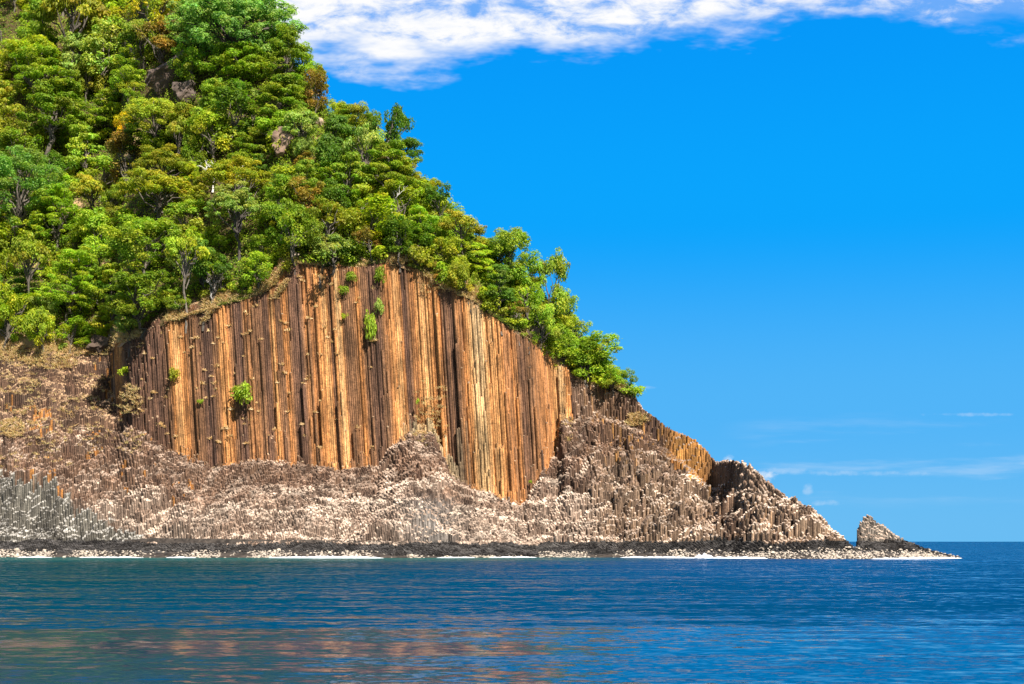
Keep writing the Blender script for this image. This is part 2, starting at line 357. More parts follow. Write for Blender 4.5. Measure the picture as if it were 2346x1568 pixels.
def column_colours(x, y, z, a, v, cliff, wet, steep, blk1, blk2):
    n = len(x)
    r0 = rng.random(n); r = np.where(cliff, r0, 0.45 * r0 + 0.55 * blk1); r2 = rng.random(n)
    # organ-pipe face palette, grouped along the face
    g = -0.01 + 0.40 * vnoise(x / 4.6, 0.2, 61) + 0.47 * vnoise(x / 1.8, 0.7, 62) + 0.08 * r
    g = g + 0.10 * np.exp(-((a - 1050) / 260.0) ** 2) + 0.03 * sstep(1100, 1200, a) - 0.06 * sstep(480, 330, a)
    pal = np.array([(0.088, 0.047, 0.033), (0.145, 0.074, 0.043), (0.235, 0.115, 0.052), (0.41, 0.170, 0.052), (0.52, 0.255, 0.090), (0.54, 0.335, 0.150), (0.58, 0.42, 0.245)])
    stops = np.array([0.18, 0.34, 0.47, 0.57, 0.67, 0.80, 0.97])
    face = np.stack([np.interp(g, stops, pal[:, k]) for k in range(3)], 1)
    # rubble side colours: paler and weathered low down, raw brown higher up
    diag = fbm((x + 1.2 * z) / 20, (z - 0.30 * x) / 3.0, 73, 3)   # weathered bands that dip along the slope
    big = 0.45 * fbm(x / 15, y / 15, 71, 3) + 0.15 * blk2 + 0.40 * np.clip(0.5 + 1.5 * (diag - 0.5), 0, 1); lowp = np.clip(sstep(1050, 1200, v + 220 * (big - 0.5)) + 0.35 * (0.5 - steep), 0, 1)   # steep risers darker and browner, gentle treads paler
    side = lerp3(C(0.075, 0.040, 0.026), C(0.19, 0.110, 0.066), r) * (1 - lowp[:, None]) + lowp[:, None] * lerp3(C(0.14, 0.092, 0.065), C(0.35, 0.26, 0.195), r)
    orange = (0.5 * r2 + 0.5 * blk2 > 0.70 + 0.5 * (1 - sstep(0.5, 0.62, fbm(x / 5, y / 5, 72, 2)))) & (v < 1150) & (a < 420)
    side[orange] = (0.42, 0.18, 0.05)
    rt = sstep(1280, 1400, a); up = np.clip(1 - sstep(990, 1110, v + 160 * (big - 0.5)) + 0.35 * (steep - 0.5), 0, 1)
    rs = lerp3(C(0.070, 0.041, 0.027), C(0.37, 0.25, 0.16), r)
    ru = lerp3(C(0.065, 0.036, 0.026), C(0.21, 0.115, 0.058), r)
    ru[r2 > 0.86] = (0.38, 0.19, 0.06)
    rs = rs * (1 - up[:, None]) + ru * up[:, None]
    side = side * (1 - rt[:, None]) + rt[:, None] * rs
    rec_shade = np.exp(-((a - 1668) / 26) ** 2) * 0.55  # shade of the left-facing recess, painted into the column sides
    side = side * (1 - rec_shade[:, None]) + rec_shade[:, None] * C(0.075, 0.034, 0.022)
    og = np.exp(-((a - 1578) / 50) ** 4) * (v < 1040 + 0.62 * (a - 1520) + 40 * (big - 0.5))
    side = side * (1 - og[:, None]) + og[:, None] * lerp3(C(0.34, 0.145, 0.038), C(0.66, 0.33, 0.09), r)
    pale = np.clip(0.12 + 0.62 * lowp + 0.30 * (0.5 - steep) + 0.28 * (r - 0.5) + 0.75 * (big - 0.5) + 0.08 * sstep(300, 600, a) * (a < 1290), 0, 1)
    top = lerp3(C(0.20, 0.125, 0.083), C(0.50, 0.385, 0.29), pale)
    top = top * (1 + 0.05 * rt[:, None])
    stack = (a > 1960)
    side[stack] = lerp3(C(0.07, 0.058, 0.048), C(0.24, 0.20, 0.16), r)[stack]; top[stack] *= 0.72
    gsc = np.minimum((300 + 60 * (big - 0.5) + 30 * (blk1 - 0.5) - a) / 10, (v - LTOP(a) + 60 * (big - 0.5) + 24 * (blk1 - 0.5) + 8) / 8)
    grey = np.clip(gsc, 0, 1)
    side = side * (1 - grey[:, None]) + grey[:, None] * lerp3(C(0.060, 0.053, 0.043), C(0.25, 0.225, 0.18), np.clip(r * 0.6 + 0.9 * (big - 0.3), 0, 1))
    top = top * (1 - grey[:, None]) + grey[:, None] * lerp3(C(0.16, 0.145, 0.125), C(0.40, 0.37, 0.32), r)
    mid = np.exp(-((a - 960) / 70) ** 2) * sstep(1110, 1160, v) * 0.8
    side = side * (1 - mid[:, None]) + mid[:, None] * lerp3(C(0.10, 0.09, 0.082), C(0.26, 0.24, 0.215), r)
    straw = sstep(1010, 930, v) * sstep(330, 260, a)
    top = top * (1 - straw[:, None]) + straw[:, None] * lerp3(C(0.17, 0.095, 0.055), C(0.38, 0.25, 0.14), r)
    # foot of the organ pipes is a little paler with lichen
    lich = np.exp(-((a - 975) / 60) ** 2) * sstep(925, 985, v + 60 * (vnoise(x / 1.5, z / 3, 63) - 0.5))
    face = face * (1 - 0.6 * lich[:, None]) + 0.6 * lich[:, None] * C(0.5, 0.45, 0.27)
    face = face * (1 - 0.0)
    side = np.where(cliff[:, None], face, side)
    top = np.where(cliff[:, None], lerp3(C(0.16, 0.10, 0.06), C(0.36, 0.25, 0.15), r), top)
    side = np.where(wet[:, None], lerp3(C(0.014, 0.012, 0.011), C(0.045, 0.039, 0.034), r), side)
    top = np.where(wet[:, None], lerp3(C(0.025, 0.022, 0.02), C(0.075, 0.067, 0.06), r), top)
    return side, top

def build_columns(name, sel, mat):
    x = gx[sel]; y = gy[sel]; z = gz[sel]; b = gb[sel]; a = ga[sel]
    n = len(x)
    v = pv(z, y)
    cliff = ((gy > PY[6] - 0.6) & (ga > 262) & (ga < 1300))[sel]
    zw = 3.9 + 3.4 * (fbm(x / 8, y / 8, 81, 3) - 0.5) + 0.5 * sstep(1500, 1900, a)
    wet = z < zw
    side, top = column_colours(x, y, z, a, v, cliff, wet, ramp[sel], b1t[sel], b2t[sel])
    ang = np.arange(6) * pi / 3 + pi / 6
    rr = R * (0.94 + 0.10 * rng.random((n, 6)))
    px = x[:, None] + rr * np.cos(ang) ; py = y[:, None] + rr * np.sin(ang)
    tx = rng.normal(0, 0.28, n); ty = rng.normal(0.48 - 0.12 * sstep(1290, 1450, a), 0.28, n)   # columns snap off obliquely, mostly facing seaward
    ty = ty * 0.6 + 1.1 * (b1t[sel] - 0.25); tx = tx + 0.9 * (_hash(np.floor(b1[sel] * 9999), 0 * x, 0 * x, 5) - 0.5)
    ty = np.where(cliff, rng.normal(0.2, 0.3, n), ty); ty = np.where(wet, ty * 0.5, ty)
    tz = z[:, None] + (px - x[:, None]) * tx[:, None] + (py - y[:, None]) * ty[:, None]
    lx = rng.normal(0, 0.006, n)
    V = np.zeros((n, 12, 3))
    V[:, :6, 0] = px; V[:, :6, 1] = py; V[:, :6, 2] = b[:, None]
    V[:, 6:, 0] = px; V[:, 6:, 1] = py; V[:, 6:, 2] = tz
    rest = V.reshape(-1, 3).copy()
    w = tilt_w(a)[:, None]
    V[:, :, 0] -= TILT * (V[:, :, 2] - 62) * w
    base = (np.arange(n) * 12)[:, None]
    k = np.arange(6); k2 = (k + 1) % 6
    quads = np.stack([k, k2, k2 + 6, k + 6], 1).ravel()
    q = base + quads[None, :]
    t = base + (6 + k)[None, :]
    flat = np.concatenate([q, t], 1).ravel()
    lt = np.tile(np.array([4] * 6 + [6]), n)
    fc = np.zeros((n, 7, 3)); fc[:, :6] = side[:, None, :] * (0.9 + 0.2 * rng.random((n, 6, 1))); fc[:, 6] = top
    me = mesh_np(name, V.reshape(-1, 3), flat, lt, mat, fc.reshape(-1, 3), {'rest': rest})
    return link(name, me)

s_col = ga + 28 * tilt_w(ga)
is_stack = keep & (ga > 1960) & (gz > -5)
is_organ = keep & (gy > PY[6] - 0.6) & (ga > 262) & (ga < 1300)
is_slope = keep & ~is_stack & ~is_organ
tag(build_columns('cliff', is_organ, M_ROCK), 'tall orange and brown organ pipe cliff of basalt columns', kind='structure')
tag(build_columns('rocky_slope', is_slope, M_ROCK), 'stepped slope of broken basalt columns with pale tops above the waterline', kind='structure')
stk = build_columns('sea_stack', is_stack, M_ROCK)
tag(stk, 'pointed rock stack of grey brown columns off the tip of the headland', 'sea stack')

# ------------------------------------------------------------------ hillside under the forest, beach bed
def grid_mesh(name, A, yfun, nrow, mat, noise=1.0, sink=False):
    a = A[:, None] + np.zeros((1, nrow)); PYa, PZa = profile(A)
    y0, y1 = yfun(PYa)
    t = np.linspace(0, 1, nrow)[None, :]
    y = y0[:, None] + (y1 - y0)[:, None] * t
    z = np.stack([Hprof(y[:, j], PYa, PZa) for j in range(nrow)], 1)
    x = (a - CX) * y / F
    z = z + noise * (fbm(x / 7, y / 7, 91, 4) - 0.62)
    if sink: z = z - 1.0 * sstep(PYa[2][:, None] - 0.5, PYa[2][:, None] + 1.5, y) * (0.6 + 0.4 * sstep(1000, 1250, a))
    V = np.stack([x, y, z], 2).reshape(-1, 3)
    i, j = np.meshgrid(np.arange(len(A) - 1), np.arange(nrow - 1), indexing='ij')
    q = np.stack([i * nrow + j, (i + 1) * nrow + j, (i + 1) * nrow + j + 1, i * nrow + j + 1], 2).reshape(-1)
    return link(name, mesh_np(name, V, q, np.full(q.size // 4, 4), mat, smooth=True))

A1 = np.arange(-320, 1450, 6.0)
hill = grid_mesh('hillside', A1, lambda P: (P[7] + 0.4, P[10]), 150, M_SOIL, 2.4)
tag(hill, kind='structure')
M_BED = mat_plain('wet_shingle', (0.050, 0.040, 0.032), var=0.6, scale=0.6, bump=1.0)
bed = grid_mesh('beach', np.arange(-260, 2290, 6.0), lambda P: (P[0], P[3] + 1.0), 50, M_BED, 0.35, sink=True)
tag(bed, kind='structure')

# ------------------------------------------------------------------ foliage
def leaf_quads(P, Nrm, size, tint, aspect=0.62):
    """a folded leaf spray at each point: P (n,3), Nrm (n,3), size (n,), tint (n,3)."""
    n = len(P)
    d = rng.normal(0, 1, (n, 3)); d -= (d * Nrm).sum(1, keepdims=True) * Nrm
    d /= np.linalg.norm(d, axis=1, keepdims=True) + 1e-9
    e = np.cross(Nrm, d)
    s = size[:, None]
    V = np.stack([P - d * s, P + e * s * aspect + Nrm * s * 0.12, P + d * s, P - e * s * aspect + Nrm * s * 0.12], 1).reshape(-1, 3)
    return V, np.arange(4 * n), np.full(n, 4), tint

def unit(v): return v / (np.linalg.norm(v, axis=-1, keepdims=True) + 1e-9)

def lobe(c, r, n, size, rz=0.6, up=0.72, hue=None):
    d = unit(rng.normal(0, 1, (n, 3)) + np.array([0, 0, 0.35]))
    rad = r * (0.58 + 0.46 * rng.random(n) ** 0.6) * np.where(rng.random(n) < 0.14, 1.32, 1.0)
    P = d * rad[:, None]; P[:, 2] *= rz
    P = P + c
    nr = unit(d * 0.75 + np.array([0.1, -0.12, up]) + rng.normal(0, 0.38, (n, 3)))
    b = 0.72 + 0.6 * rng.random(n)
    yl = rng.random(n)
    t = np.stack([b * (0.9 + 0.35 * yl), b, b * (0.9 + 0.3 * (1 - yl))], 1)
    if hue is not None: t = t * hue
    return leaf_quads(P, nr, size * (0.6 + 0.8 * rng.random(n)), t)

def tube(pts, rad, sides=6):
    pts = np.array(pts, float); rad = np.array(rad, float); n = len(pts)
    dirs = np.gradient(pts, axis=0); dirs = unit(dirs)
    ref = np.array([0.31, 0.95, 0.05])
    u = unit(np.cross(dirs, ref)); w = np.cross(dirs, u)
    an = np.arange(sides) * 2 * pi / sides
    V = pts[:, None, :] + rad[:, None, None] * (np.cos(an)[None, :, None] * u[:, None, :] + np.sin(an)[None, :, None] * w[:, None, :])
    i, k = np.meshgrid(np.arange(n - 1), np.arange(sides), indexing='ij')
    k2 = (k + 1) % sides
    q = np.stack([i * sides + k, i * sides + k2, (i + 1) * sides + k2, (i + 1) * sides + k], 2).reshape(-1)
    cap = (n - 1) * sides + np.arange(sides)
    return V.reshape(-1, 3), np.concatenate([q, cap]), np.concatenate([np.full(q.size // 4, 4), [sides]])

def limb(p0, p1, r0, r1, sag=0.15, n=6):
    p0 = np.array(p0, float); p1 = np.array(p1, float)
    t = np.linspace(0, 1, n)[:, None]
    L = np.linalg.norm(p1 - p0)
    off = rng.normal(0, 0.06 * L, (n, 3)) * np.sin(pi * t)
    mid = p0 + (p1 - p0) * t + off + np.array([0, 0, sag * L]) * np.sin(pi * t) * 0.5
    return tube(mid, r0 + (r1 - r0) * t[:, 0])

def crown_points(kind, W, Hh):
    """centres and radii of leaf lobes. Crown is about W wide and Hh tall, base of the crown at z=0."""
    out = []; m = (W / 10.0) ** 1.7; q = 10.0 / W if W > 10 else 1.0; U = W * q * 1.12 ** (W > 14)
    if kind == 'dome':
        for i in range(int(38 * m)):
            d = unit(rng.normal(0, 1, 3) + np.array([0, 0, 0.5])); k = 0.55 + 0.45 * rng.random()
            p = d * np.array([W * 0.42, W * 0.42, Hh * 0.5]) * k; p[2] += Hh * 0.45
            p += rng.normal(0, 0.02 * W, 3)
            out.append((p, U * (0.085 + 0.07 * rng.random())))
    elif kind == 'layer':
        for lv in range(4):
            rw = W * 0.5 * (1.0 - 0.17 * lv) * (0.8 + 0.3 * rng.random()); zz = Hh * (0.15 + 0.24 * lv)
            for i in range(int((12 - lv) * m)):
                th = rng.random() * 2 * pi; k = math.sqrt(rng.random()) * 0.85
                out.append((np.array([cos(th) * rw * k, sin(th) * rw * k, zz + rng.normal(0, Hh * 0.05) + Hh * 0.1 * (1 - k)]), U * (0.085 + 0.06 * rng.random())))
    elif kind == 'umbrella':
        for i in range(int(32 * m)):
            th = rng.random() * 2 * pi; k = math.sqrt(rng.random())
            out.append((np.array([cos(th) * W * 0.43 * k, sin(th) * W * 0.43 * k, Hh * (0.80 - 0.5 * k * k) + rng.normal(0, Hh * 0.09)]), U * (0.08 + 0.06 * rng.random())))
    elif kind == 'tall':
        for i in range(int(36 * max(1, m))):
            t = rng.random(); rw = W * 0.42 * (0.55 + 0.7 * sin(pi * min(1, t * 0.8 + 0.15)))
            th = rng.random() * 2 * pi; k = 0.4 + 0.6 * rng.random()
            out.append((np.array([cos(th) * rw * k * 0.8, sin(th) * rw * k * 0.8, Hh * (0.05 + 0.9 * t)]), min(W, 8) * (0.11 + 0.08 * rng.random())))
    elif kind == 'clumps':
        for g in range(int(8 * m)):
            th = rng.random() * 2 * pi; k = 0.3 + 0.65 * rng.random()
            cc = np.array([cos(th) * W * 0.37 * k, sin(th) * W * 0.37 * k, Hh * (0.18 + 0.67 * rng.random())])
            for i in range(6):
                out.append((cc + rng.normal(0, 1, 3) * np.array([U * 0.08, U * 0.08, Hh * q * 0.07]), U * (0.065 + 0.05 * rng.random())))
    return out

def tree_meshes(kind, W, Hh, trunk_h, leafsize=0.215, dens=1.0, seed=0):
    global rng
    keepr = rng; rng = np.random.default_rng(1000 + seed)
    lob = crown_points(kind, W, Hh)
    parts = []
    flat = {'dome': 0.62, 'layer': 0.34, 'umbrella': 0.4, 'tall': 0.8, 'clumps': 0.75}[kind]
    for c, r in lob:
        r = r * (0.62 + 0.72 * rng.random())
        n = int(dens * 62 * (r / 1.2) ** 2 / (leafsize / 0.3) ** 2) + 14
        hb = 0.72 + 0.5 * rng.random(); hy = rng.random() ** 1.5
        parts.append(lobe(c + np.array([0, 0, trunk_h]), r, n, leafsize, flat, hue=np.array([hb * (0.85 + 0.40 * hy), hb, hb * 0.95])))
    V, Fa, L, Cc = cat_meshes(parts)
    crown = mesh_np('crown', V, Fa, L, M_LEAF, Cc)
    tp = []
    top = np.array([rng.normal(0, W * 0.04), rng.normal(0, W * 0.04), trunk_h + Hh * 0.35])
    r0 = 0.10 + W * 0.017
    tp.append(limb((0, 0, -2.0), top, r0 * 1.25, r0 * 0.6, 0.0, 9))
    ch = rng.permutation(len(lob))[:13 + len(lob) // 14]
    for i in ch:
        c, r = lob[i]
        s = np.array([0, 0, -2.0]) + (top - np.array([0, 0, -2.0])) * (0.55 + 0.42 * rng.random())
        tp.append(limb(s, c + np.array([0, 0, trunk_h]), r0 * 0.5, r0 * 0.14, 0.1))
    V, Fa, L, _ = cat_meshes(tp)
    trunk = mesh_np('trunk', V, Fa, L, M_BARK, smooth=True)
    rng = keepr
    return crown, trunk, W, Hh, trunk_h

PROTO = {
    'dome': [tree_meshes('dome', w_, h_, 3.0, seed=k) for k, (w_, h_) in enumerate(((10, 7.5), (10, 6.5), (10, 8.5), (11, 6), (9, 8)))],
    'layer': [tree_meshes('layer', w_, h_, 3.2, seed=20 + k) for k, (w_, h_) in enumerate(((10, 6), (10, 7.5), (11, 5.5), (9, 8)))],
    'umbrella': [tree_meshes('umbrella', w_, h_, 5.0, seed=30 + k) for k, (w_, h_) in enumerate(((10, 4.6), (10, 4.0), (9, 5)))],
    'tall': [tree_meshes('tall', w_, h_, 2.0, seed=40 + k) for k, (w_, h_) in enumerate(((7, 10), (7, 9), (6.5, 11)))],
    'clumps': [tree_meshes('clumps', w_, h_, 2.5, seed=50 + k) for k, (w_, h_) in enumerate(((10, 8), (10, 7), (11, 6.5), (9, 9), (10, 9)))],
}
BUSH = []
for sd in range(4):
    ks = rng; rng = np.random.default_rng(500 + sd)
    ps = [lobe(np.array([rng.normal(0, 1.0), rng.normal(0, 1.0), 0.4 + 1.5 * rng.random()]), 0.8 + 0.4 * rng.random(), 50, 0.26, 0.75, hue=np.full(3, 0.8 + 0.4 * rng.random())) for k in range(11)]
    V, Fa, L, Cc = cat_meshes(ps); BUSH.append(mesh_np('shrub', V, Fa, L, M_LEAF, Cc)); rng = ks

GREENS = {   # leaf colours as they are in plain light
    'green': (0.243, 0.355, 0.024), 'deep green': (0.130, 0.242, 0.020), 'bright green': (0.322, 0.464, 0.034),
    'yellow-green': (0.384, 0.474, 0.028), 'olive': (0.305, 0.345, 0.028), 'golden olive': (0.356, 0.386, 0.028),
    'blue-green': (0.220, 0.386, 0.070), 'pale green': (0.350, 0.464, 0.085), 'rusty brown': (0.328, 0.252, 0.050), 'yellow': (0.655, 0.536, 0.025)}

def land_under(a, v, hc):
    """base point such that something hc above the hillside shows at (a, v)."""
    aa = np.full_like(YS, a); PYa, PZa = profile(aa)
    z = Hprof(YS, PYa, PZa)
    ok = (YS > PYa[7] + 0.3) & (YS < PYa[8] + 6)
    cost = np.where(ok, np.abs(pv(z + hc, YS) - v) + 0.3 * np.maximum(0, YS - PYa[8]), 1e9)
    i = int(np.argmin(cost))
    return xa(a, YS[i]), YS[i], z[i]

TREES = []
def plant(a, v, wpx, hpx, kind, colour, label=None, ref=None, group=None, var=None):
    protos = PROTO[kind]
    if wpx > 128:   # a big tree has more boughs, not bigger leaves
        W_ = wpx * 0.117; H_ = hpx * 0.117
        protos = [tree_meshes(kind, W_, H_, 3.0 + 0.12 * H_ + (3.0 if label and 'tall bare trunk' in label else 0), leafsize=0.23 if W_ < 22 else 0.27, seed=int(a * 7 + v))]
    pr = protos[random.randrange(len(protos))]
    crown, trunk, W, Hh, th = pr
    s = 0.108 * wpx * 1.08 / W; sz = 0.108 * hpx * 1.08 / Hh
    x, y, z = land_under(a, v, (th + Hh * 0.5) * sz)
    k = y / 352.0
    x, y, z = land_under(a, v, (th + Hh * 0.5) * sz * k)
    root = link('tree', None)
    root.location = (x, y, z - (0 if label else 1.9)); root.rotation_euler = (random.gauss(0, 0.10), random.gauss(0, 0.10), random.random() * 2 * pi)
    root.scale = (s * k * random.uniform(0.85, 1.2), s * k * random.uniform(0.85, 1.2), sz * k * random.uniform(0.9, 1.15))
    cr = link('crown', crown, root); tr = link('trunk', trunk, root)
    c = np.array(GREENS[colour]) * (0.88 + 0.24 * random.random())
    cr.color = (*c, 1)
    tb = 0.6 + 0.9 * random.random(); tr.color = (tb, tb, tb, 1)
    tag(root, None, 'tree', group)
    TREES.append(dict(o=root, a=a, v=v, w=wpx, kind=kind, colour=colour, label=label, ref=ref, crown=cr, trunk=tr))
    return root

# landmark trees: place, size, habit, colour, label, short name that other labels lean on
LM = [
 (545, 62, 300, 130, 'dome', 'blue-green', 'huge blue-green tree crowning the top of the skyline under the cloud', 'huge blue-green skyline tree'),
 (440, 40, 130, 110, 'layer', 'blue-green', None, None),
 (660, 118, 130, 110, 'layer', 'green', 'airy layered tree with sky showing through, right edge of the upper skyline', 'airy layered skyline tree'),
 (560, 140, 190, 90, 'layer', 'green', 'flat layered green tree below the huge blue-green skyline tree', 'flat layered green tree'),
 (640, 215, 150, 100, 'layer', 'green', None, None),
 (725, 205, 62, 95, 'tall', 'rusty brown', 'rusty brown column-shaped tree on the skyline beside the cloud', 'rusty brown skyline tree'),
 (890, 296, 100, 100, 'clumps', 'deep green', 'tall dark tree with twin leaf heads standing out against the blue skyline', 'tall dark skyline tree'),
 (805, 240, 70, 40, 'layer', 'green', None, None),
 (372, 88, 90, 90, 'clumps', 'rusty brown', 'bushy brown tinged tree above the dark rock gully', 'brown tinged tree'),
 (35, 420, 230, 190, 'dome', 'blue-green', 'large pale blue-green tree cut by the left edge of the photo', 'large blue-green edge tree'),
 (130, 490, 150, 110, 'layer', 'bright green', None, None),
 (545, 482, 165, 95, 'umbrella', 'pale green', 'pale umbrella-shaped tree on a tall bare trunk above the cliff brow', 'pale umbrella tree'),
 (545, 420, 170, 90, 'umbrella', 'golden olive', 'golden olive umbrella tree right behind the pale umbrella tree', None),
 (358, 440, 205, 90, 'umbrella', 'golden olive', 'broad golden olive umbrella tree in the middle of the left slope', 'broad golden umbrella tree'),
 (372, 370, 160, 90, 'umbrella', 'olive', 'olive umbrella tree just above the broad golden umbrella tree', None),
 (205, 440, 100, 55, 'umbrella', 'golden olive', 'small golden flat-topped tree left of the broad golden umbrella tree', None),
 (345, 265, 150, 110, 'dome', 'yellow-green', 'rounded yellow-green dome below the dark rock gully', 'yellow-green dome'),
 (285, 290, 45, 60, 'tall', 'yellow', 'little bright yellow tree beside the yellow-green dome', 'little yellow tree'),
 (100, 160, 200, 110, 'layer', 'green', 'wide layered tree with dark hollow beneath, upper left slope', 'wide layered tree'),
 (75, 110, 170, 80, 'dome', 'yellow-green', None, None),
 (235, 110, 120, 140, 'tall', 'pale green', 'tall pale green tree with thin grey trunks on the upper left slope', 'tall pale green tree'),
 (240, 235, 130, 80, 'layer', 'green', None, None),
 (120, 260, 210, 120, 'layer', 'green', 'spreading dark layered tree in the middle of the left edge slope', 'spreading layered tree'),
 (150, 640, 165, 130, 'layer', 'bright green', 'bright green tree leaning over the grassy terrace at lower left', 'bright leaning tree'),
 (160, 735, 90, 80, 'clumps', 'bright green', None, None),
 (330, 560, 190, 110, 'dome', 'bright green', 'big bright green rounded tree above the left end of the cliff brow', 'big bright rounded tree'),
 (330, 660, 150, 120, 'clumps', 'green', None, None),
 (880, 385, 140, 90, 'layer', 'green', 'layered acacia-like tree with forked white trunk near the skyline', 'white-trunked tree'),
 (930, 375, 80, 80, 'clumps', 'golden olive', None, None),
 (1050, 505, 90, 60, 'umbrella', 'golden olive', 'small golden brown umbrella tree just below the skyline', 'small golden umbrella tree'),
 (1010, 460, 90, 80, 'clumps', 'deep green', None, None),
 (915, 545, 70, 90, 'tall', 'deep green', 'drooping dark tree directly above the highest point of the cliff brow', 'drooping dark tree'),
 (1185, 592, 150, 100, 'dome', 'green', 'large domed tree with a dark twisted trunk on the right skyline', 'large domed ridge tree'),
 (1262, 655, 90, 140, 'clumps', 'bright green', 'sunlit bright green tree at the right flank of the large domed ridge tree', 'sunlit flank tree'),
 (1235, 720, 95, 80, 'clumps', 'bright green', None, None),
 (1300, 770, 80, 80, 'clumps', 'bright green', None, None),
 (1378, 806, 112, 66, 'dome', 'bright green', 'spreading bright tree near the right end of the woods, branches over the sea side', 'spreading end tree'),
 (1345, 848, 90, 60, 'dome', 'bright green', None, None), (1405, 846, 70, 50, 'clumps', 'bright green', None, None), (1318, 745, 76, 70, 'clumps', 'yellow-green', None, None), (1290, 700, 70, 80, 'clumps', 'bright green', None, None), (1340, 795, 80, 60, 'dome', 'yellow-green', None, None), (1265, 765, 80, 60, 'dome', 'green', None, None),
 (1150, 690, 80, 70, 'clumps', 'green', None, None),
 (760, 560, 110, 70, 'clumps', 'pale green', None, None),
 (535, 250, 110, 130, 'tall', 'deep green', 'tall deep green tree in the shade right of the dark rock gully', 'tall shaded tree'),
 (710, 440, 110, 90, 'clumps', 'rusty brown', None, None),
 (690, 290, 90, 90, 'dome', 'pale green', 'soft pale green tree right of the bare brown rock', 'soft pale tree'),
 (740, 340, 80, 90, 'dome', 'deep green', None, None),
]
EXCL = [(385, 195, 62, 55), (650, 345, 30, 40), (505, 390, 30, 22), (548, 560, 22, 60)]
for t in LM: plant(*t, group='trees on the forested slope')

taken = [(t['a'], t['v'], t['w'] * 0.5) for t in TREES]
def free(a, v, r, k=0.62):
    for (b, u, s) in taken:
        if (a - b) ** 2 + ((v - u) * 1.25) ** 2 < (k * (r + s)) ** 2: return False
    for (b, u, p, q) in EXCL:
        if ((a - b) / (p + r * 0.6)) ** 2 + ((v - u) / (q + r * 0.6)) ** 2 < 1: return False
    return True
KINDS = ['dome'] * 3 + ['layer'] * 3 + ['clumps'] * 4 + ['tall'] * 1 + ['umbrella'] * 1
def rnd_colour(a, v):
    n = float(fbm(a / 130.0, v / 130.0, 123, 2))
    bag = ['green'] * 5 + ['yellow-green'] * 4 + ['bright green'] * 3 + ['olive'] * 3 + ['deep green'] * 2 + ['golden olive'] * 1 + ['pale green'] * 2 + ['rusty brown'] * 1 + ['yellow-green'] * 3
    if n > 0.56: bag += ['yellow-green', 'golden olive', 'olive', 'yellow-green'] * 2
    if n < 0.44: bag += ['green', 'deep green', 'bright green'] * 3
    return random.choice(bag)
a = 690.0
while a < 1440:      # the crest itself carries an unbroken line of smaller crowns
    w = random.uniform(52, 78); v = float(SKY_TREE(a)) + w * 0.46
    if free(a, v, w * 0.5, 0.42):
        plant(a, v, w, w * random.uniform(0.75, 1.0), random.choice(['dome', 'dome', 'dome', 'clumps']), rnd_colour(a, v), group='trees on the forested slope')
        taken.append((a, v, w * 0.5))
    a += w * 0.42
for size_lo, size_hi, tries in ((85, 120, 700), (62, 90, 1400), (44, 62, 2600)):
    for _ in range(tries):
        if len(TREES) >= 296: break
        a = random.uniform(-60, 1440); w = random.uniform(size_lo, size_hi)
        top, bot = float(SKY_TREE(a)), float(BROW(a)) - (34 if a < 1200 else 20)
        if a > 1000: w *= 0.8
        if bot - top < 20: continue
        v = random.uniform(max(-70, top + w * 0.42), max(bot - w * 0.25, top + w * 0.43))
        if v > bot - w * 0.2 or not free(a, v, w * 0.5): continue
        plant(a, v, w, w * random.uniform(0.7, 1.0), random.choice(KINDS), rnd_colour(a, v), group='trees on the forested slope')
        taken.append((a, v, w * 0.5))

# labels: each tree by its own look and the landmark tree it stands beside
refs = [t for t in TREES if t['ref']]
SHAPE = {'dome': 'rounded', 'layer': 'layered', 'umbrella': 'flat-topped', 'tall': 'upright', 'clumps': 'clumpy'}
def direction(da, dv):
    h = 'right' if da > 0 else 'left'; u = 'below' if dv > 0 else 'above'
    if abs(da) > 2.2 * abs(dv): return h + ' of'
    if abs(dv) > 2.2 * abs(da): return u
    return u + ' and ' + h + ' of'
fam = {}
for t in TREES:
    if t['label']: continue
    b = min((r for r in refs if r is not t), key=lambda r: (r['a'] - t['a']) ** 2 + (r['v'] - t['v']) ** 2)
    d = math.hypot(b['a'] - t['a'], b['v'] - t['v'])
    size = 'big' if t['w'] > 95 else ('small' if t['w'] < 56 else '')
    key = ' '.join(w for w in (size, t['colour'], SHAPE[t['kind']], 'tree') if w)
    fam.setdefault((key, direction(t['a'] - b['a'], t['v'] - b['v']) + ' the ' + b['ref']), []).append((d, t))
ORD = ['nearest', 'second nearest', 'third nearest', 'fourth nearest', 'fifth nearest', 'sixth nearest']
for (key, where), lst in fam.items():
    lst.sort(key=lambda q: q[0])
    for i, (d, t) in enumerate(lst):
        t['label'] = f"{key} {where}" if len(lst) == 1 else f"{key}, {ORD[min(i, 5)]} one {where}"
for t in TREES:
    t['o']['label'] = t['label']

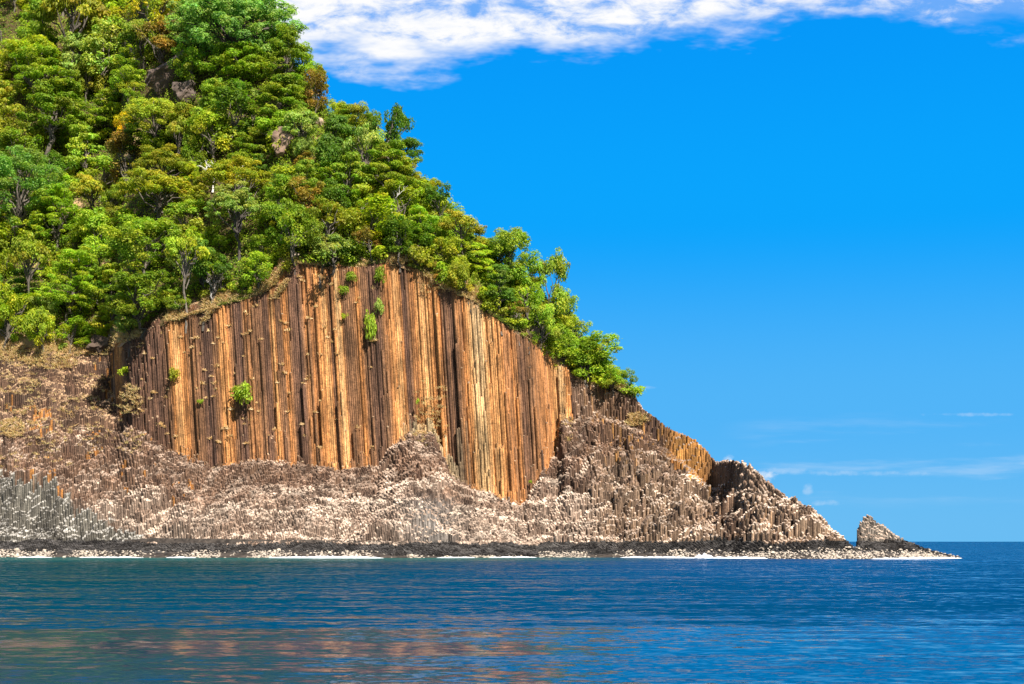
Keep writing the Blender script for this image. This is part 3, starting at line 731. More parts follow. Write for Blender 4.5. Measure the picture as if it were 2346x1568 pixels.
# ------------------------------------------------------------------ undergrowth covering the ground between trees
def scatter_leaves(name, n, afun, size, cols, hmax, group=None, mat=M_LEAF, lo=0.0):
    a, y = afun(n)
    PYa, PZa = profile(a)
    z = Hprof(y, PYa, PZa); x = (a - CX) * y / F
    z = z + lo + hmax * rng.random(len(a)) * (0.1 + 2.4 * np.maximum(0, fbm(x / 3.0, y / 3.0, 201, 2) - 0.25)) - 0.3
    P = np.stack([x, y, z], 1)
    nr = unit(rng.normal(0, 0.5, (len(a), 3)) + np.array([0, -0.45, 0.75]))
    g = np.clip(fbm(x / 8, y / 8, 211, 3) * 2 - 0.5 + 0.25 * rng.normal(0, 1, len(a)), 0, 0.999)
    c = cols[(g * len(cols)).astype(int)] * (0.7 + 0.6 * rng.random((len(a), 1)))
    V, Fa, L, Cc = leaf_quads(P, nr, size * (0.7 + 0.7 * rng.random(len(a))), c)
    return link(name, mesh_np(name, V, Fa, L, mat, Cc))

def slope_pts(n):
    a = rng.uniform(-80, 1440, n); PYa, _ = profile(a)
    f = rng.random(n) ** 1.3
    y = PYa[7] + 2.6 * (a < 1330) + 0.8 + (np.minimum(PYa[8] + 3, 545) - PYa[7]) * f
    ok = np.ones(n, bool)
    return a[ok], y[ok]
gc = np.array([GREENS[k] for k in ('deep green', 'green', 'olive', 'yellow-green', 'green', 'bright green')])
ug = scatter_leaves('undergrowth', 260000, slope_pts, 0.27, gc, 4.2)
ug.color = (1, 1, 1, 1)
tag(ug, 'tangled low green undergrowth covering the slope between the trees', 'undergrowth', kind='stuff')

# ------------------------------------------------------------------ dry grass
def blades(P, n_each, hgt, spread, cols):
    k = len(P); base = np.repeat(P, n_each, 0); m = len(base)
    off = rng.normal(0, spread, (m, 3)); off[:, 2] = 0
    b = base + off
    d = unit(rng.normal(0, 0.55, (m, 3)) + np.array([0, -0.2, 1.0])); d[:, 2] = np.abs(d[:, 2])
    h = hgt * (0.5 + 0.8 * rng.random(m))[:, None]
    s = unit(np.cross(d, rng.normal(0, 1, (m, 3)))) * 0.055
    droop = np.array([0, 0, -1.0]) * h * 0.18 + d * np.array([1, 1, 0]) * h * 0.35
    V = np.stack([b - s, b + s, b + d * h * 0.6 + s * 0.9, b + d * h + droop, b + d * h * 0.6 - s * 0.9], 1).reshape(-1, 3)
    fl_ = np.arange(5 * m)
    c = cols[rng.integers(0, len(cols), m)] * (0.75 + 0.5 * rng.random((m, 1)))
    return V, fl_, np.full(m, 5), c
STRAW = np.array([(0.60, 0.40, 0.19), (0.66, 0.48, 0.26), (0.55, 0.35, 0.15), (0.52, 0.44, 0.17)])
GREENGRASS = np.array([(0.18, 0.22, 0.03), (0.24, 0.24, 0.05), (0.12, 0.2, 0.02)])

def sheared(x, y, z, a):
    return x - TILT * (z - 62) * tilt_w(a)
pp = []
# along the brow
for _ in range(4200):
    a = random.uniform(-40, 1440)
    PYa, PZa = profile(np.array([a]))
    y = PYa[7, 0] + random.uniform(-0.4, 3.4) + 3.5 * random.random() ** 4
    if vnoise(a / 45.0, 0.3, 301) < 0.42: continue
    z = float(Hprof(np.array([y]), PYa, PZa)[0])
    if a > 255 and y < PYa[7, 0] + 0.3: continue
    pp.append((xa(a, y), y, z + 0.1))
# grassy terrace, lower left, and the ledge grass
for (a0, v0, ra, rv, n) in ((612, 652, 46, 34, 420), (700, 604, 60, 8, 200), (1060, 668, 90, 22, 300), (40, 812, 70, 22, 170), (120, 835, 60, 14, 110), (620, 672, 40, 22, 260), (440, 735, 60, 12, 220), (30, 985, 30, 22, 120), (300, 925, 26, 40, 60), (1460, 970, 24, 10, 90), (985, 985, 40, 50, 60), (1300, 985, 14, 30, 40)):
    for _ in range(n):
        th = random.random() * 2 * pi; k = math.sqrt(random.random())
        a = a0 + ra * k * cos(th); v = v0 + rv * k * sin(th)
        x, y, z = surf(a, v)
        pp.append((x, y, z + 0.15))
# on ledge tops of the left terraces and right shoulder
cand = np.where(is_slope & (ga < 340) & (gv0 < 1060) & (gy > PY[3] + 4) & (rng.random(gx.shape) < 0.14 * (fbm(gx / 5, gy / 5, 401, 2) > 0.5)))
pp += [(x, y, z) for x, y, z in zip(gx[cand], gy[cand], gz[cand])]
pp = np.array(pp)
V, Fa, L, Cc = blades(pp, 15, 0.95, 0.36, STRAW)
dg = link('dry_grass', mesh_np('dry_grass', V, Fa, L, M_GRASS, Cc))
tag(dg, 'straw coloured dry grass along the cliff brow and the ledges', 'grass', kind='stuff')
gp = []
for (a0, v0, ra, rv, n) in ((760, 600, 120, 14, 260), (560, 700, 60, 14, 120), (1160, 745, 60, 20, 120), (970, 625, 30, 14, 80), (700, 595, 60, 10, 100), (1440, 930, 10, 4, 10)):
    for _ in range(n):
        a = a0 + ra * random.uniform(-1, 1); v = min(v0 + rv * random.uniform(-1, 1), float(BROW(a)) - 4)
        x, y, z = surf(a, v); gp.append((x, y, z + 0.1))
V, Fa, L, Cc = blades(np.array(gp), 16, 0.85, 0.32, GREENGRASS)
gg = link('green_grass', mesh_np('green_grass', V, Fa, L, M_GRASS, Cc))
tag(gg, 'fresh green grass on the cliff brow below the trees', 'grass', kind='stuff')

# tufts clinging to the broken tops on the organ pipes
TUFT = []
for sd in range(4):
    V, Fa, L, Cc = blades(np.array([(0, 0, 0)] * 1), 26, 0.52, 0.16, STRAW[:3] * 1.1)
    TUFT.append(mesh_np('grass_tuft', V, Fa, L, M_GRASS, Cc))
top_of = PZ[7]; bot_of = PZ[6]
cnd = np.argwhere(is_organ & (gz > bot_of + 3) & (gz < top_of - 2.0) & (ga > 300) & (ga < 960))
wgt = np.exp(-((ga[cnd[:, 0], cnd[:, 1]] - 560) / 260.0) ** 2) * np.exp((gz - bot_of)[cnd[:, 0], cnd[:, 1]] / 30.0)
pick = rng.choice(len(cnd), min(120, len(cnd)), replace=False, p=wgt / wgt.sum())
for q, k in enumerate(pick):
    j, i = cnd[k]
    o = link('grass_tuft', TUFT[q % 4])
    s = 1.2 + 0.9 * random.random()
    o.location = (sheared(gx[j, i], gy[j, i], gz[j, i], ga[j, i]), gy[j, i] - 0.05, gz[j, i]); o.scale = (s, s, s); o.rotation_euler = (0, 0, random.random() * 6)
    tag(o, 'small tuft of pale dry grass clinging to the organ pipe cliff face', 'grass tuft', 'grass tufts dotted over the cliff face')

# ------------------------------------------------------------------ shrubs on the cliff face and brow
def on_face(a, v):
    """a point on the built column face seen at (a, v)"""
    xr, yr, zr = surf(a, v)
    return xr, yr - 1.1, zr
SHRUBS = [
 (560, 935, 52, 58, 'bright green', 'bright green bush with pale roots growing alone on the lower cliff face'),
 (853, 790, 26, 84, 'bright green', 'tall narrow bright green plant climbing the middle of the cliff face'),
 (460, 961, 15, 13, 'bright green', 'tiny green plant left of the lone bush on the cliff face'),
 (806, 655, 24, 30, 'green', 'small green bush just under the middle of the cliff brow'),
 (871, 640, 26, 50, 'green', 'tall green bush hanging from the brow at the cliff centre'),
 (787, 706, 24, 26, 'green', 'small green bush left of the hanging plants, upper cliff face'),
 (869, 716, 20, 44, 'pale green', 'grey-green bush hanging below the tall brow bush'),
 (790, 752, 14, 16, 'yellow-green', 'tiny yellow-green plant above the cliff centre'),
 (658, 612, 34, 34, 'olive', 'low olive bush at the left corner of the cliff brow'),
 (957, 935, 9, 16, 'bright green', 'tiny bright sprig on the tan columns right of the climbing plant'),
 (1215, 1104, 9, 9, 'bright green', 'tiny sprig low on the right end of the cliff'),
 (400, 870, 26, 36, 'golden olive', 'straw coloured bush on the left end of the cliff face'),
 (1444, 884, 26, 18, 'bright green', 'last low bright bush where the woods end on the skyline'),
 (285, 855, 30, 24, 'yellow-green', 'small yellow-green bush at the left corner of the cliff'),
]
for a, v, w, h, colr, lab in SHRUBS:
    me = random.choice(BUSH)
    o = link('shrub', me)
    if v < float(BROW(a)) + 6: x, y, z = surf(a, v)
    else: x, y, z = on_face(a, v)
    k = y / F
    o.scale = (w * k / 4.2, w * k / 4.2 * 0.8, h * k / 3.0)
    o.location = (x, y, z - h * k * 0.45); o.rotation_euler = (0, 0, random.random() * 6)
    o.color = (*GREENS[colr], 1)
    tag(o, lab, 'shrub')
# low bushes along the brow
brow_bush = []
REFP = [(30, 'grassy terrace at far left'), (240, 'left corner of the cliff'), (420, 'left end of the cliff'), (560, 'foot of the pale umbrella tree'), (690, 'left corner of the cliff crest'), (800, 'middle of the cliff crest'), (910, 'highest point of the cliff'), (1010, 'grassy strip right of the crest'), (1100, 'descending right brow'), (1200, 'foot of the large domed ridge tree'), (1300, 'lower right brow'), (1400, 'right end of the woods')]
cnts = {}
a = -20.0
while a < 1440:
    a += random.uniform(24, 66)
    w = random.uniform(26, 52); h = w * random.uniform(0.55, 0.95)
    v = float(BROW(a)) - random.uniform(14, 44)
    if a > 1340: v = float(BROW(a)) - random.uniform(4, 12)
    x, y, z = surf(a, v); k = y / F
    o = link('shrub', random.choice(BUSH))
    o.scale = (w * k / 4.2, w * k / 4.2, h * k / 3.0); o.location = (x, y, z - 0.3); o.rotation_euler = (0, 0, random.random() * 6)
    cn = random.choice(['green', 'yellow-green', 'olive', 'pale green', 'bright green', 'deep green']); o.color = (*GREENS[cn], 1)
    rp = min(REFP, key=lambda r: abs(r[0] - a))[1]
    key = ('broad ' if w > 40 else 'little ') + cn + ' bush at the ' + rp
    cnts.setdefault(key, []).append((a, o))
    tag(o, key, 'shrub', 'bushes along the cliff brow')
WORD = ['first', 'second', 'third', 'fourth', 'fifth']
for key, lst in cnts.items():
    if len(lst) > 1:
        for i, (aa_, o) in enumerate(sorted(lst, key=lambda q: q[0])): o['label'] = key + ', ' + WORD[min(i, 4)] + ' from the left'

fill = {}
for q in range(150):
    a = random.uniform(-30, 1400); top, bot = float(SKY_TREE(a)) + 40, float(BROW(a)) - 16
    if bot - top < 10: continue
    v = random.uniform(max(-20, top), bot); w = random.uniform(26, 50); h = w * random.uniform(0.6, 1.0)
    x, y, z = land_under(a, v, h * 0.05); k = y / F
    o = link('shrub', random.choice(BUSH)); o.scale = (w * k / 3.6, w * k / 3.6, h * k / 2.6); o.location = (x, y, z - 0.4); o.rotation_euler = (0, 0, random.random() * 6)
    cn = random.choice(['green', 'yellow-green', 'olive', 'yellow-green', 'bright green', 'deep green']); o.color = (*GREENS[cn], 1)
    b = min(refs, key=lambda r: (r['a'] - a) ** 2 + (r['v'] - v) ** 2)
    tag(o, None, 'shrub', 'shrubs between the trees on the slope')
    fill.setdefault((cn + ' shrub', direction(a - b['a'], v - b['v']) + ' the ' + b['ref']), []).append((math.hypot(a - b['a'], v - b['v']), o))
for (key, where), lst in fill.items():
    for i, (d, o) in enumerate(sorted(lst, key=lambda q: q[0])):
        o['label'] = f"{key} {where}" if len(lst) == 1 else f"{key}, {ORD[min(i, 5)]} one {where}"

# ------------------------------------------------------------------ dead trees and bare branches
M_DEAD = mat_plain('bleached_wood', (0.62, 0.58, 0.53), var=0.2, scale=3)
def dead_tree(seed, hgt, spread, levels=3):
    global rng
    kr = rng; rng = np.random.default_rng(seed); parts = []
    def grow(p, d, L, r, lv):
        q = p + d * L
        parts.append(limb(p, q, r, r * 0.55, 0.05, 6))
        if lv == 0: return
        for _ in range(3 if lv > 1 else 2):
            nd = unit(d + rng.normal(0, spread, 3) + np.array([0, 0, 0.15]))
            grow(p + d * L * (0.6 + 0.4 * rng.random()), nd, L * (0.5 + 0.2 * rng.random()), r * 0.55, lv - 1)
    grow(np.array([0, 0, -0.6]), unit(np.array([0.1, 0, 1.0])), hgt * 0.55, 0.05 + hgt * 0.028, levels)
    V, Fa, L, _ = cat_meshes(parts); rng = kr
    return mesh_np('dead_tree', V, Fa, L, M_DEAD, smooth=True)
for i, (a, v, h, sp, br, lab) in enumerate([
    (490, 432, 11.0, 0.8, 1.4, 'bleached white dead branches rising above the golden umbrella tree, left clump'),
    (540, 430, 10.5, 0.85, 1.4, 'bleached white forked dead branches, right clump beside the pale umbrella tree'),
    (487, 690, 8.0, 0.5, 0.6, 'bare pale leafless tree standing on the cliff brow left of the cliff'),
    (466, 668, 5.0, 0.4, 0.55, 'thin bare sapling beside the leafless tree on the brow'),
    (945, 345, 5.5, 0.8, 0.4, 'leafless grey shrub on the skyline right of the tall dark tree'),
    (62, 520, 4.0, 1.1, 1.0, 'white fallen branches under the large blue-green edge tree'),
    (900, 490, 9.5, 0.5, 1.0, 'forked white trunk rising under the layered acacia-like tree'),
    (1135, 660, 4.0, 0.6, 0.6, 'grey snag between bushes below the small golden umbrella tree'),
    (660, 590, 5.0, 0.5, 0.4, 'curved dark bare stem at the left corner of the cliff crest'),
    (1450, 880, 2.2, 0.9, 0.35, 'leafless twigs past the last bush on the skyline'),
    (930, 590, 4.2, 0.7, 0.7, 'pale bare branches on the highest point of the cliff crest')]):
    x, y, z = surf(a, v)
    o = link('dead_tree', dead_tree(900 + i, h, sp)); o.location = (x, y - (2.0 if i in (0, 1, 6) else 1.0), z - (1.2 if i in (0, 1, 6) else 0.2)); o.color = (br, br, br, 1)
    tag(o, lab, 'dead tree')
# tall bare trunk under the pale umbrella tree
for t in TREES:
    if t['ref'] == 'pale umbrella tree': t['trunk'].color = (0.9, 0.9, 1.0, 1)

# ------------------------------------------------------------------ rocks among the trees
def boulder_mesh(seed, mat, sub=3, rough=0.35, name='boulder'):
    global rng
    import bmesh
    bm = bmesh.new(); bmesh.ops.create_icosphere(bm, subdivisions=sub, radius=1.0)
    r = np.random.default_rng(seed); planes = unit(r.normal(0, 1, (26, 3))); dist = 0.5 + 0.45 * r.random(26)
    for vtx in bm.verts:
        p = np.array(vtx.co); s = 1.0
        for n_, d_ in zip(planes, dist):
            c = float(p @ n_)
            if c > d_: p = p - n_ * (c - d_)
        p = p * (1 + rough * (float(fbm(p[0] * 1.7 + 9, p[1] * 1.7 + p[2] * 2.3, seed, 3)) - 0.5))
        vtx.co = p
    me = bpy.data.meshes.new(name); bm.to_mesh(me); bm.free(); me.materials.append(mat)
    return me
for i, (a, v, w, h, dp, rot, br, lab) in enumerate([
    (650, 340, 58, 80, 4.0, 0.2, (0.75, 0.6, 0.5, 1), 'bare brown rock face showing between trees below the skyline'),
    (640, 268, 26, 30, 2.0, 0.5, (1.2, 1.0, 0.9, 1), 'small pale brown rock above the bare brown rock face'),
    (385, 185, 130, 60, 5.0, -0.6, (0.42, 0.36, 0.33, 1), 'dark rock slab in the shaded gully on the upper slope'),
    (425, 225, 70, 50, 4.0, -0.9, (0.38, 0.34, 0.32, 1), 'lower dark rock slab in the shaded gully'),
    (322, 150, 34, 50, 2.0, -0.7, (1.5, 1.4, 1.35, 1), 'pale grey rock edge at the upper left of the dark gully'),
    (165, 208, 40, 22, 2.0, 0.3, (1.4, 1.25, 1.1, 1), 'pale rock patch among trees on the upper left slope'),
    (680, 588, 20, 16, 1.0, 0.3, (1.2, 1.1, 1.0, 1), 'grey rock on the left corner of the cliff crest'),
    (1218, 772, 42, 34, 2.0, -0.6, (0.35, 0.28, 0.25, 1), 'dark blocky rocks at the brow under the sunlit flank tree'),
    (235, 790, 60, 46, 3.0, 0.3, (0.30, 0.25, 0.22, 1), 'dark overhanging rock at the left corner of the cliff'),
    (735, 285, 30, 40, 1.5, -0.8, (1.2, 1.05, 0.9, 1), 'tan rock strip beside the soft pale tree near the skyline')]):
    x, y, z = surf(a, v); k = y / F
    o = link('boulder', boulder_mesh(60 + i, M_STONE, 4, 0.9)); o.scale = (w * k * 0.6, dp, h * k * 0.6); o.location = (x, y - (2.5 if i in (0, 1, 2, 3, 4) else 0.5), z + (1.2 if i < 5 else 0)); o.rotation_euler = (0.2, rot, 0.3)
    o.color = br
    tag(o, lab, 'rock')

# ------------------------------------------------------------------ boulder beach at the waterline
BO = [boulder_mesh(200 + k, M_PALE, 1, 0.3, 'beach_boulder') for k in range(6)]
def beach_point():
    a = random.uniform(-40, 2195)
    PYa, PZa = profile(np.array([a]))
    f = random.random()
    y = PYa[1, 0] + 0.0 + (PYa[2, 0] - PYa[1, 0] + 0.9) * f
    return a, y, float(Hprof(np.array([y]), PYa, PZa)[0]), f
def bdens(a): return 0.05 + 1.5 * float(sstep(0.3, 0.75, fbm(a / 38.0, 0.4, 611, 3))) + 0.35 * float(sstep(1500, 1750, a))
big = 0
vs = []
while big < 90:
    a, y, z, f = beach_point()
    if random.random() > bdens(a) * 0.6: continue
    r = random.uniform(0.42, 0.75)
    o = link('beach_boulder', BO[big % 6]); o.location = (xa(a, y), y, z + r * 0.25); o.scale = (r * random.uniform(0.9, 1.3), r, r * random.uniform(0.6, 0.85)); o.rotation_euler = (0, 0, random.random() * 6)
    b = random.uniform(0.8, 1.3); o.color = (b, b, b * 0.97, 1)
    tag(o, 'cream boulder lying in the strip of rubble along the waterline', 'boulder', 'large boulders along the waterline'); big += 1
parts = []
proto = []
for m in BO:
    vv = np.array([v.co[:] for v in m.vertices]); ff = np.array([list(p.vertices) for p in m.polygons]).ravel(); proto.append((vv, ff))
cnt = 0
while cnt < 3200:
    a, y, z, f = beach_point()
    if random.random() > bdens(a) * 0.75: continue
    vv, ff = proto[cnt % 6]; r = random.uniform(0.16, 0.4)
    th = random.random() * 6; c_, s_ = cos(th), sin(th)
    w = vv * np.array([r * 1.2, r, r * 0.7]); w = np.stack([w[:, 0] * c_ - w[:, 1] * s_, w[:, 0] * s_ + w[:, 1] * c_, w[:, 2]], 1)
    parts.append((w + np.array([xa(a, y), y, z + r * 0.2]), ff, np.full(len(ff) // 3, 3))); cnt += 1
V, Fa, L, _ = cat_meshes(parts)
rb = link('beach_rubble', mesh_np('beach_rubble', V, Fa, L, M_PALE))
tag(rb, 'cream rubble stones lining the waterline', 'stones', kind='stuff')

# ------------------------------------------------------------------ surf
sf = []
for (a0, a1, wd, hh) in ((615, 880, 2.2, 0.5), (180, 330, 1.0, 0.25), (380, 450, 0.9, 0.22), (1000, 1090, 0.9, 0.25), (1120, 1230, 1.0, 0.28), (1420, 1600, 1.7, 0.35), (1600, 1760, 2.4, 0.45), (1995, 2205, 1.6, 0.4), (1590, 1636, 2.2, 1.1), (40, 120, 0.8, 0.2)):
    A = np.arange(a0, a1, 1.5); PYa, PZa = profile(A); t = (A - a0) / (a1 - a0); env = np.sin(pi * t) ** 0.6
    nr = 9; u = np.linspace(-1, 1, nr)[None, :]
    yc = PYa[1] - 0.9 - 0.8 * fbm(A / 30, 0.1, 711, 3)
    y = yc[:, None] + u * wd * env[:, None] * (0.5 + 0.9 * fbm(A / 12, 0.7, 712, 3))[:, None]
    z = 0.02 + hh * env[:, None] * (1 - u ** 2) * (0.2 + 1.5 * fbm((A[:, None] + 0 * u) / 6, u * 2, 713, 3) ** 1.5) - 0.05 * (np.abs(u) > 0.95)
    x = (A[:, None] - CX) * y / F
    V = np.stack([x, y, z], 2).reshape(-1, 3)
    i, j = np.meshgrid(np.arange(len(A) - 1), np.arange(nr - 1), indexing='ij')
    q = np.stack([i * nr + j, (i + 1) * nr + j, (i + 1) * nr + j + 1, i * nr + j + 1], 2).reshape(-1)
    sf.append((V, q, np.full(q.size // 4, 4)))
V, Fa, L, _ = cat_meshes(sf)
fo = link('surf', mesh_np('surf', V, Fa, L, M_FOAM, smooth=True)); tag(fo, 'white surf breaking on the boulders along the shore', 'surf', kind='stuff')

# ------------------------------------------------------------------ sea
def mat_sea():
    m, nt, out = new_mat('sea_water')
    geo = N(nt, 'ShaderNodeNewGeometry')
    sep = N(nt, 'ShaderNodeSeparateXYZ'); nt.links.new(geo.outputs['Position'], sep.inputs[0])
    def noise(sx, sy, scale, detail, rough=0.6):
        mp = N(nt, 'ShaderNodeMapping'); mp.inputs['Scale'].default_value = (sx, sy, 1)
        nt.links.new(geo.outputs['Position'], mp.inputs['Vector'])
        n = N(nt, 'ShaderNodeTexNoise', Scale=scale, Detail=detail, Roughness=rough); nt.links.new(mp.outputs[0], n.inputs['Vector'])
        return n.outputs['Fac']
    swell = noise(0.35, 1.0, 0.28, 3.0)
    patch = noise(0.15, 1.0, 0.055, 4.0, 0.6)   # wind patches
    y = sep.outputs[1]
    yn = mathn(nt, 'ADD', y, maprange(nt, patch, 0.3, 0.7, -14, 14, False))
    ruf = mathn(nt, 'MULTIPLY', maprange(nt, yn, 62, 82, 0.0, 1.0), maprange(nt, y, 215, 330, 1.0, 0.7))
    strk = noise(0.10, 1.0, 0.16, 3.0, 0.55)
    amp = mathn(nt, 'ADD', 0.52, mathn(nt, 'MULTIPLY', ruf, maprange(nt, sep.outputs[0], -45, 25, 2.5, 2.1)))
    amp = mathn(nt, 'MULTIPLY', amp, maprange(nt, strk, 0.36, 0.62, 0.65, 1.3))
    # wave slopes straight from noise so that they hold far away as well
    def slopes(sx, sy, scale, detail):
        mp = N(nt, 'ShaderNodeMapping'); mp.inputs['Scale'].default_value = (sx, sy, 1)
        nt.links.new(geo.outputs['Position'], mp.inputs['Vector'])
        n = N(nt, 'ShaderNodeTexNoise', Scale=scale, Detail=detail, Roughness=0.65); nt.links.new(mp.outputs[0], n.inputs['Vector'])
        s_ = N(nt, 'ShaderNodeSeparateColor'); nt.links.new(n.outputs['Color'], s_.inputs[0]); return s_
    sa = slopes(0.6, 1.0, 1.7, 4.0); sb = slopes(0.2, 1.0, 0.5, 3.0)
    nx_ = mathn(nt, 'MULTIPLY', mathn(nt, 'SUBTRACT', sa.outputs[0], 0.5), 0.7)
    ny_ = mathn(nt, 'ADD', mathn(nt, 'SUBTRACT', sa.outputs[1], 0.65), mathn(nt, 'MULTIPLY', mathn(nt, 'SUBTRACT', sb.outputs[1], 0.5), 0.6))
    cn = N(nt, 'ShaderNodeCombineXYZ', Z=1.0)
    nt.links.new(mathn(nt, 'MULTIPLY', nx_, amp), cn.inputs[0]); nt.links.new(mathn(nt, 'MULTIPLY', ny_, amp), cn.inputs[1])
    bp = N(nt, 'ShaderNodeVectorMath', _operation='NORMALIZE'); nt.links.new(cn.outputs[0], bp.inputs[0])
    shal = maprange(nt, mathn(nt, 'ADD', y, maprange(nt, swell, 0.2, 0.8, -14, 14, False)), 255, 345, 0, 1)
    near_land = maprange(nt, sep.outputs[0], -20, 60, 1, 0)
    shal = mathn(nt, 'MULTIPLY', shal, mathn(nt, 'MULTIPLY', near_land, maprange(nt, y, 356, 372, 1, 0)))
    bay = mathn(nt, 'MULTIPLY', maprange(nt, sep.outputs[0], -60, 45, 1, 0), maprange(nt, y, 50, 100, 0.9, 1))   # greener bay water, partly the forest's reflection put into the colour
    c0 = mixc(nt, bay, (0.0, 0.031, 0.088), (0.0, 0.025, 0.028))
    c = mixc(nt, shal, c0, (0.0, 0.062, 0.060))
    b = N(nt, 'ShaderNodeBsdfPrincipled', Roughness=0.06, IOR=1.333); b.inputs['Specular IOR Level'].default_value = 0.3
    nt.links.new(c, b.inputs['Base Color']); nt.links.new(bp.outputs[0], b.inputs['Normal'])
    nt.links.new(b.outputs[0], out.inputs[0])
    return m
xs = np.array([-30000, -3000, -400, 0, 400, 3000, 30000.]); ys = np.array([-60, 0, 100, 250, 500, 2000, 8000, 45000.])
V = np.array([(x, y, 0) for x in xs for y in ys]); k = len(ys)
q = np.array([(i * k + j, (i + 1) * k + j, (i + 1) * k + j + 1, i * k + j + 1) for i in range(len(xs) - 1) for j in range(k - 1)]).ravel()
sea = link('sea', mesh_np('sea', V, q, np.full(q.size // 4, 4), mat_sea())); tag(sea, kind='structure')

# ------------------------------------------------------------------ sky, sun, camera
SUN_EL, SUN_AZ = radians(50), radians(32)     # azimuth: to the right of straight behind the camera
w = bpy.data.worlds.new('World'); sc.world = w; w.use_nodes = True
nt = w.node_tree; nt.nodes.clear()
out = nt.nodes.new('ShaderNodeOutputWorld'); bg = nt.nodes.new('ShaderNodeBackground')
sky = nt.nodes.new('ShaderNodeTexSky'); sky.sky_type = 'NISHITA'; sky.sun_disc = False
sky.sun_elevation = SUN_EL; sky.air_density = 1.0; sky.dust_density = 0.4; sky.ozone_density = 1.6
sun_dir = (sin(SUN_AZ) * cos(SUN_EL), -cos(SUN_AZ) * cos(SUN_EL), sin(SUN_EL))
sky.sun_rotation = math.atan2(sun_dir[0], sun_dir[1])
hs = N(nt, 'ShaderNodeHueSaturation', Saturation=1.35, Value=1.0); nt.links.new(sky.outputs[0], hs.inputs['Color'])
tc = N(nt, 'ShaderNodeTexCoord'); sp = N(nt, 'ShaderNodeSeparateXYZ'); nt.links.new(tc.outputs['Generated'], sp.inputs[0])
dy = mathn(nt, 'MAXIMUM', sp.outputs[1], 0.02)
az = mathn(nt, 'DIVIDE', sp.outputs[0], dy); el = mathn(nt, 'DIVIDE', sp.outputs[2], dy)
cv = N(nt, 'ShaderNodeCombineXYZ'); nt.links.new(az, cv.inputs[0]); nt.links.new(el, cv.inputs[1])
def snoise(sx, sy, scale, detail, rough=0.6, off=(0, 0, 0), dist=0.0):
    mp = N(nt, 'ShaderNodeMapping'); mp.inputs['Scale'].default_value = (sx, sy, 1); mp.inputs['Location'].default_value = off
    nt.links.new(cv.outputs[0], mp.inputs['Vector'])
    n = N(nt, 'ShaderNodeTexNoise', Scale=scale, Detail=detail, Roughness=rough, Distortion=dist); nt.links.new(mp.outputs[0], n.inputs['Vector'])
    return n.outputs['Fac']
# bank of broken high cloud whose lower rim climbs to the right
rim = mathn(nt, 'ADD', 0.3415, mathn(nt, 'MULTIPLY', az, 0.058))
rimn = snoise(1.0, 3.0, 7.0, 5.0, 0.6)
d1 = mathn(nt, 'SUBTRACT', el, mathn(nt, 'ADD', rim, maprange(nt, rimn, 0.3, 0.7, 0.022, -0.022, False)))
bank = maprange(nt, d1, -0.004, 0.022, 0, 1)
right_thin = maprange(nt, az, -0.15, 0.36, 0.0, 0.10)
fl1 = snoise(1.0, 2.4, 30.0, 9.0, 0.66, (0, 0, 0), 0.3); fl2 = snoise(0.5, 3.4, 9.0, 4.0, 0.55, (3, 1, 0))
puff = mathn(nt, 'ADD', mathn(nt, 'MULTIPLY', fl1, 0.6), mathn(nt, 'MULTIPLY', fl2, 0.5))
puff = mathn(nt, 'SUBTRACT', puff, right_thin); puff = mathn(nt, 'ADD', puff, maprange(nt, az, -0.3, 0.0, 0.07, 0.0))
dens = mathn(nt, 'MULTIPLY', bank, maprange(nt, puff, 0.38, 0.58, 0.15, 1.0))
dens = mathn(nt, 'MULTIPLY', dens, maprange(nt, el, 0.40, 0.47, 1, 0))
# faint wisps near the horizon on the right
ws = snoise(1.0, 9.0, 5.0, 5.0, 0.6, (7, 2, 0))
wm = mathn(nt, 'MULTIPLY', maprange(nt, ws, 0.5, 0.72, 0, 0.22), mathn(nt, 'MULTIPLY', maprange(nt, el, 0.02, 0.045, 0, 1), maprange(nt, el, 0.06, 0.1, 1, 0)))
wm = mathn(nt, 'MULTIPLY', wm, maprange(nt, az, 0.14, 0.2, 0, 1))
# small puffs just above the headland's tip
pf = snoise(1.0, 1.3, 85.0, 5.0, 0.6)
def blob(a, v, ra, rv):
    da = mathn(nt, 'DIVIDE', mathn(nt, 'SUBTRACT', az, (a - CX) / F), ra / F); de = mathn(nt, 'DIVIDE', mathn(nt, 'SUBTRACT', el, (HZ - v) / F), rv / F)
    r2 = mathn(nt, 'ADD', mathn(nt, 'MULTIPLY', da, da), mathn(nt, 'MULTIPLY', de, de))
    return maprange(nt, mathn(nt, 'ADD', r2, mathn(nt, 'MULTIPLY', pf, 4.0)), 1.3, 3.0, 1, 0)
pm = None
for a_, v_, ra, rv, st in ((1752, 1092, 34, 16, 0.95), (1852, 1122, 14, 16, 0.3), (1890, 1152, 46, 8, 0.3), (1668, 1050, 14, 10, 0.6), (1480, 888, 26, 5, 0.3), (2230, 950, 110, 5, 0.25), (2000, 1084, 240, 8, 0.28), (1800, 1078, 90, 10, 0.3)):
    b_ = mathn(nt, 'MULTIPLY', blob(a_, v_, ra, rv), st)
    b_ = mathn(nt, 'MULTIPLY', b_, 0.75)
    pm = b_ if pm is None else mathn(nt, 'MAXIMUM', pm, b_)
cl = mathn(nt, 'MAXIMUM', dens, mathn(nt, 'MAXIMUM', pm, wm))
front = maprange(nt, sp.outputs[1], 0.05, 0.2, 0, 1)
cl = mathn(nt, 'MULTIPLY', cl, front, True)
SKY_STR, EXPO = 0.10, 1.0
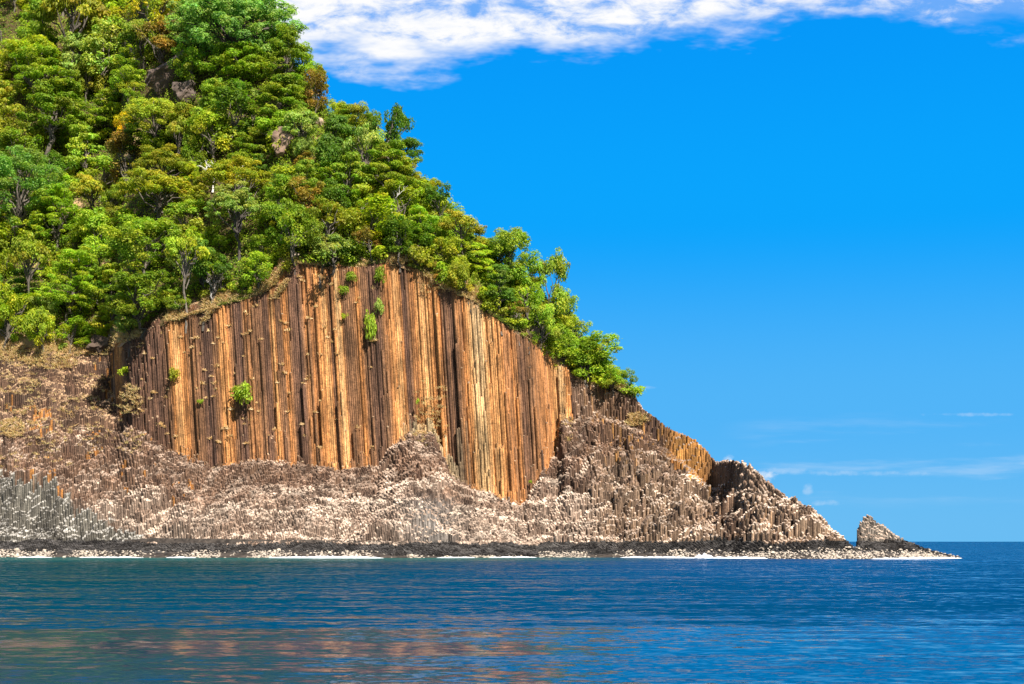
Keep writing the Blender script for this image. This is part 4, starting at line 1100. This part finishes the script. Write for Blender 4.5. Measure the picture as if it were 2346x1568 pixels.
# a deep, clean tropical blue: the model sky's own brightness, tinted by height above the horizon
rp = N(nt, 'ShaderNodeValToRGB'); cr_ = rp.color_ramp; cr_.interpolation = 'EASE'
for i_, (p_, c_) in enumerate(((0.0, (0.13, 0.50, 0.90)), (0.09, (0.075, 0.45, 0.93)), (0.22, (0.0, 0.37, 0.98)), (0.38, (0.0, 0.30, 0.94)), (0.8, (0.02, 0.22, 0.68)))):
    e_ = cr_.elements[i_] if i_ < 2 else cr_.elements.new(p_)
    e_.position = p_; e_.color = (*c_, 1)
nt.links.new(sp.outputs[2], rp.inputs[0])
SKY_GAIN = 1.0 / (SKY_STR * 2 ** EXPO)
behind = maprange(nt, sp.outputs[1], -0.45, 0.0, 1, 0)     # unseen half of the sky greyed, added as neutral fill for the shadows
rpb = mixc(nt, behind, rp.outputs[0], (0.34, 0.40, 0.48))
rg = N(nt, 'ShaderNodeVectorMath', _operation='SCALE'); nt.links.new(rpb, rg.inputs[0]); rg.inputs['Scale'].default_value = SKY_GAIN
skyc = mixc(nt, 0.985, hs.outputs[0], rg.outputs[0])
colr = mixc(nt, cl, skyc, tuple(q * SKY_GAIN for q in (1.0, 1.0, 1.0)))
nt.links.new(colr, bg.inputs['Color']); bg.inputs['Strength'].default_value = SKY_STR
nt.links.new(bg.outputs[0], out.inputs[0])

ld = bpy.data.lights.new('sun', 'SUN'); ld.energy = 5.0; ld.angle = radians(0.53); ld.color = (1.0, 0.94, 0.86)
lo = link('sun', ld)
from mathutils import Vector
lo.rotation_euler = Vector(sun_dir).to_track_quat('Z', 'Y').to_euler()
lo.location = (100, -100, 300)

cd = bpy.data.cameras.new('camera'); cam = link('camera', cd)
cam.location = (0, 0, CAMZ); cam.rotation_euler = (pi / 2, 0, 0)
cd.sensor_width = 36; cd.lens = F / 2346 * 36; cd.shift_y = (HZ - 784) / 2346
cd.clip_start = 0.5; cd.clip_end = 80000
sc.camera = cam
vs_ = sc.view_settings; sc.display_settings.display_device = 'sRGB'
vs_.view_transform = 'Standard'; vs_.look = 'None'; vs_.exposure = EXPO; vs_.gamma = 1.0
sc.cycles.max_bounces = 6; sc.cycles.transparent_max_bounces = 4
print('trees', len(TREES), 'columns', int(keep.sum()), 'tufts', len(pick))
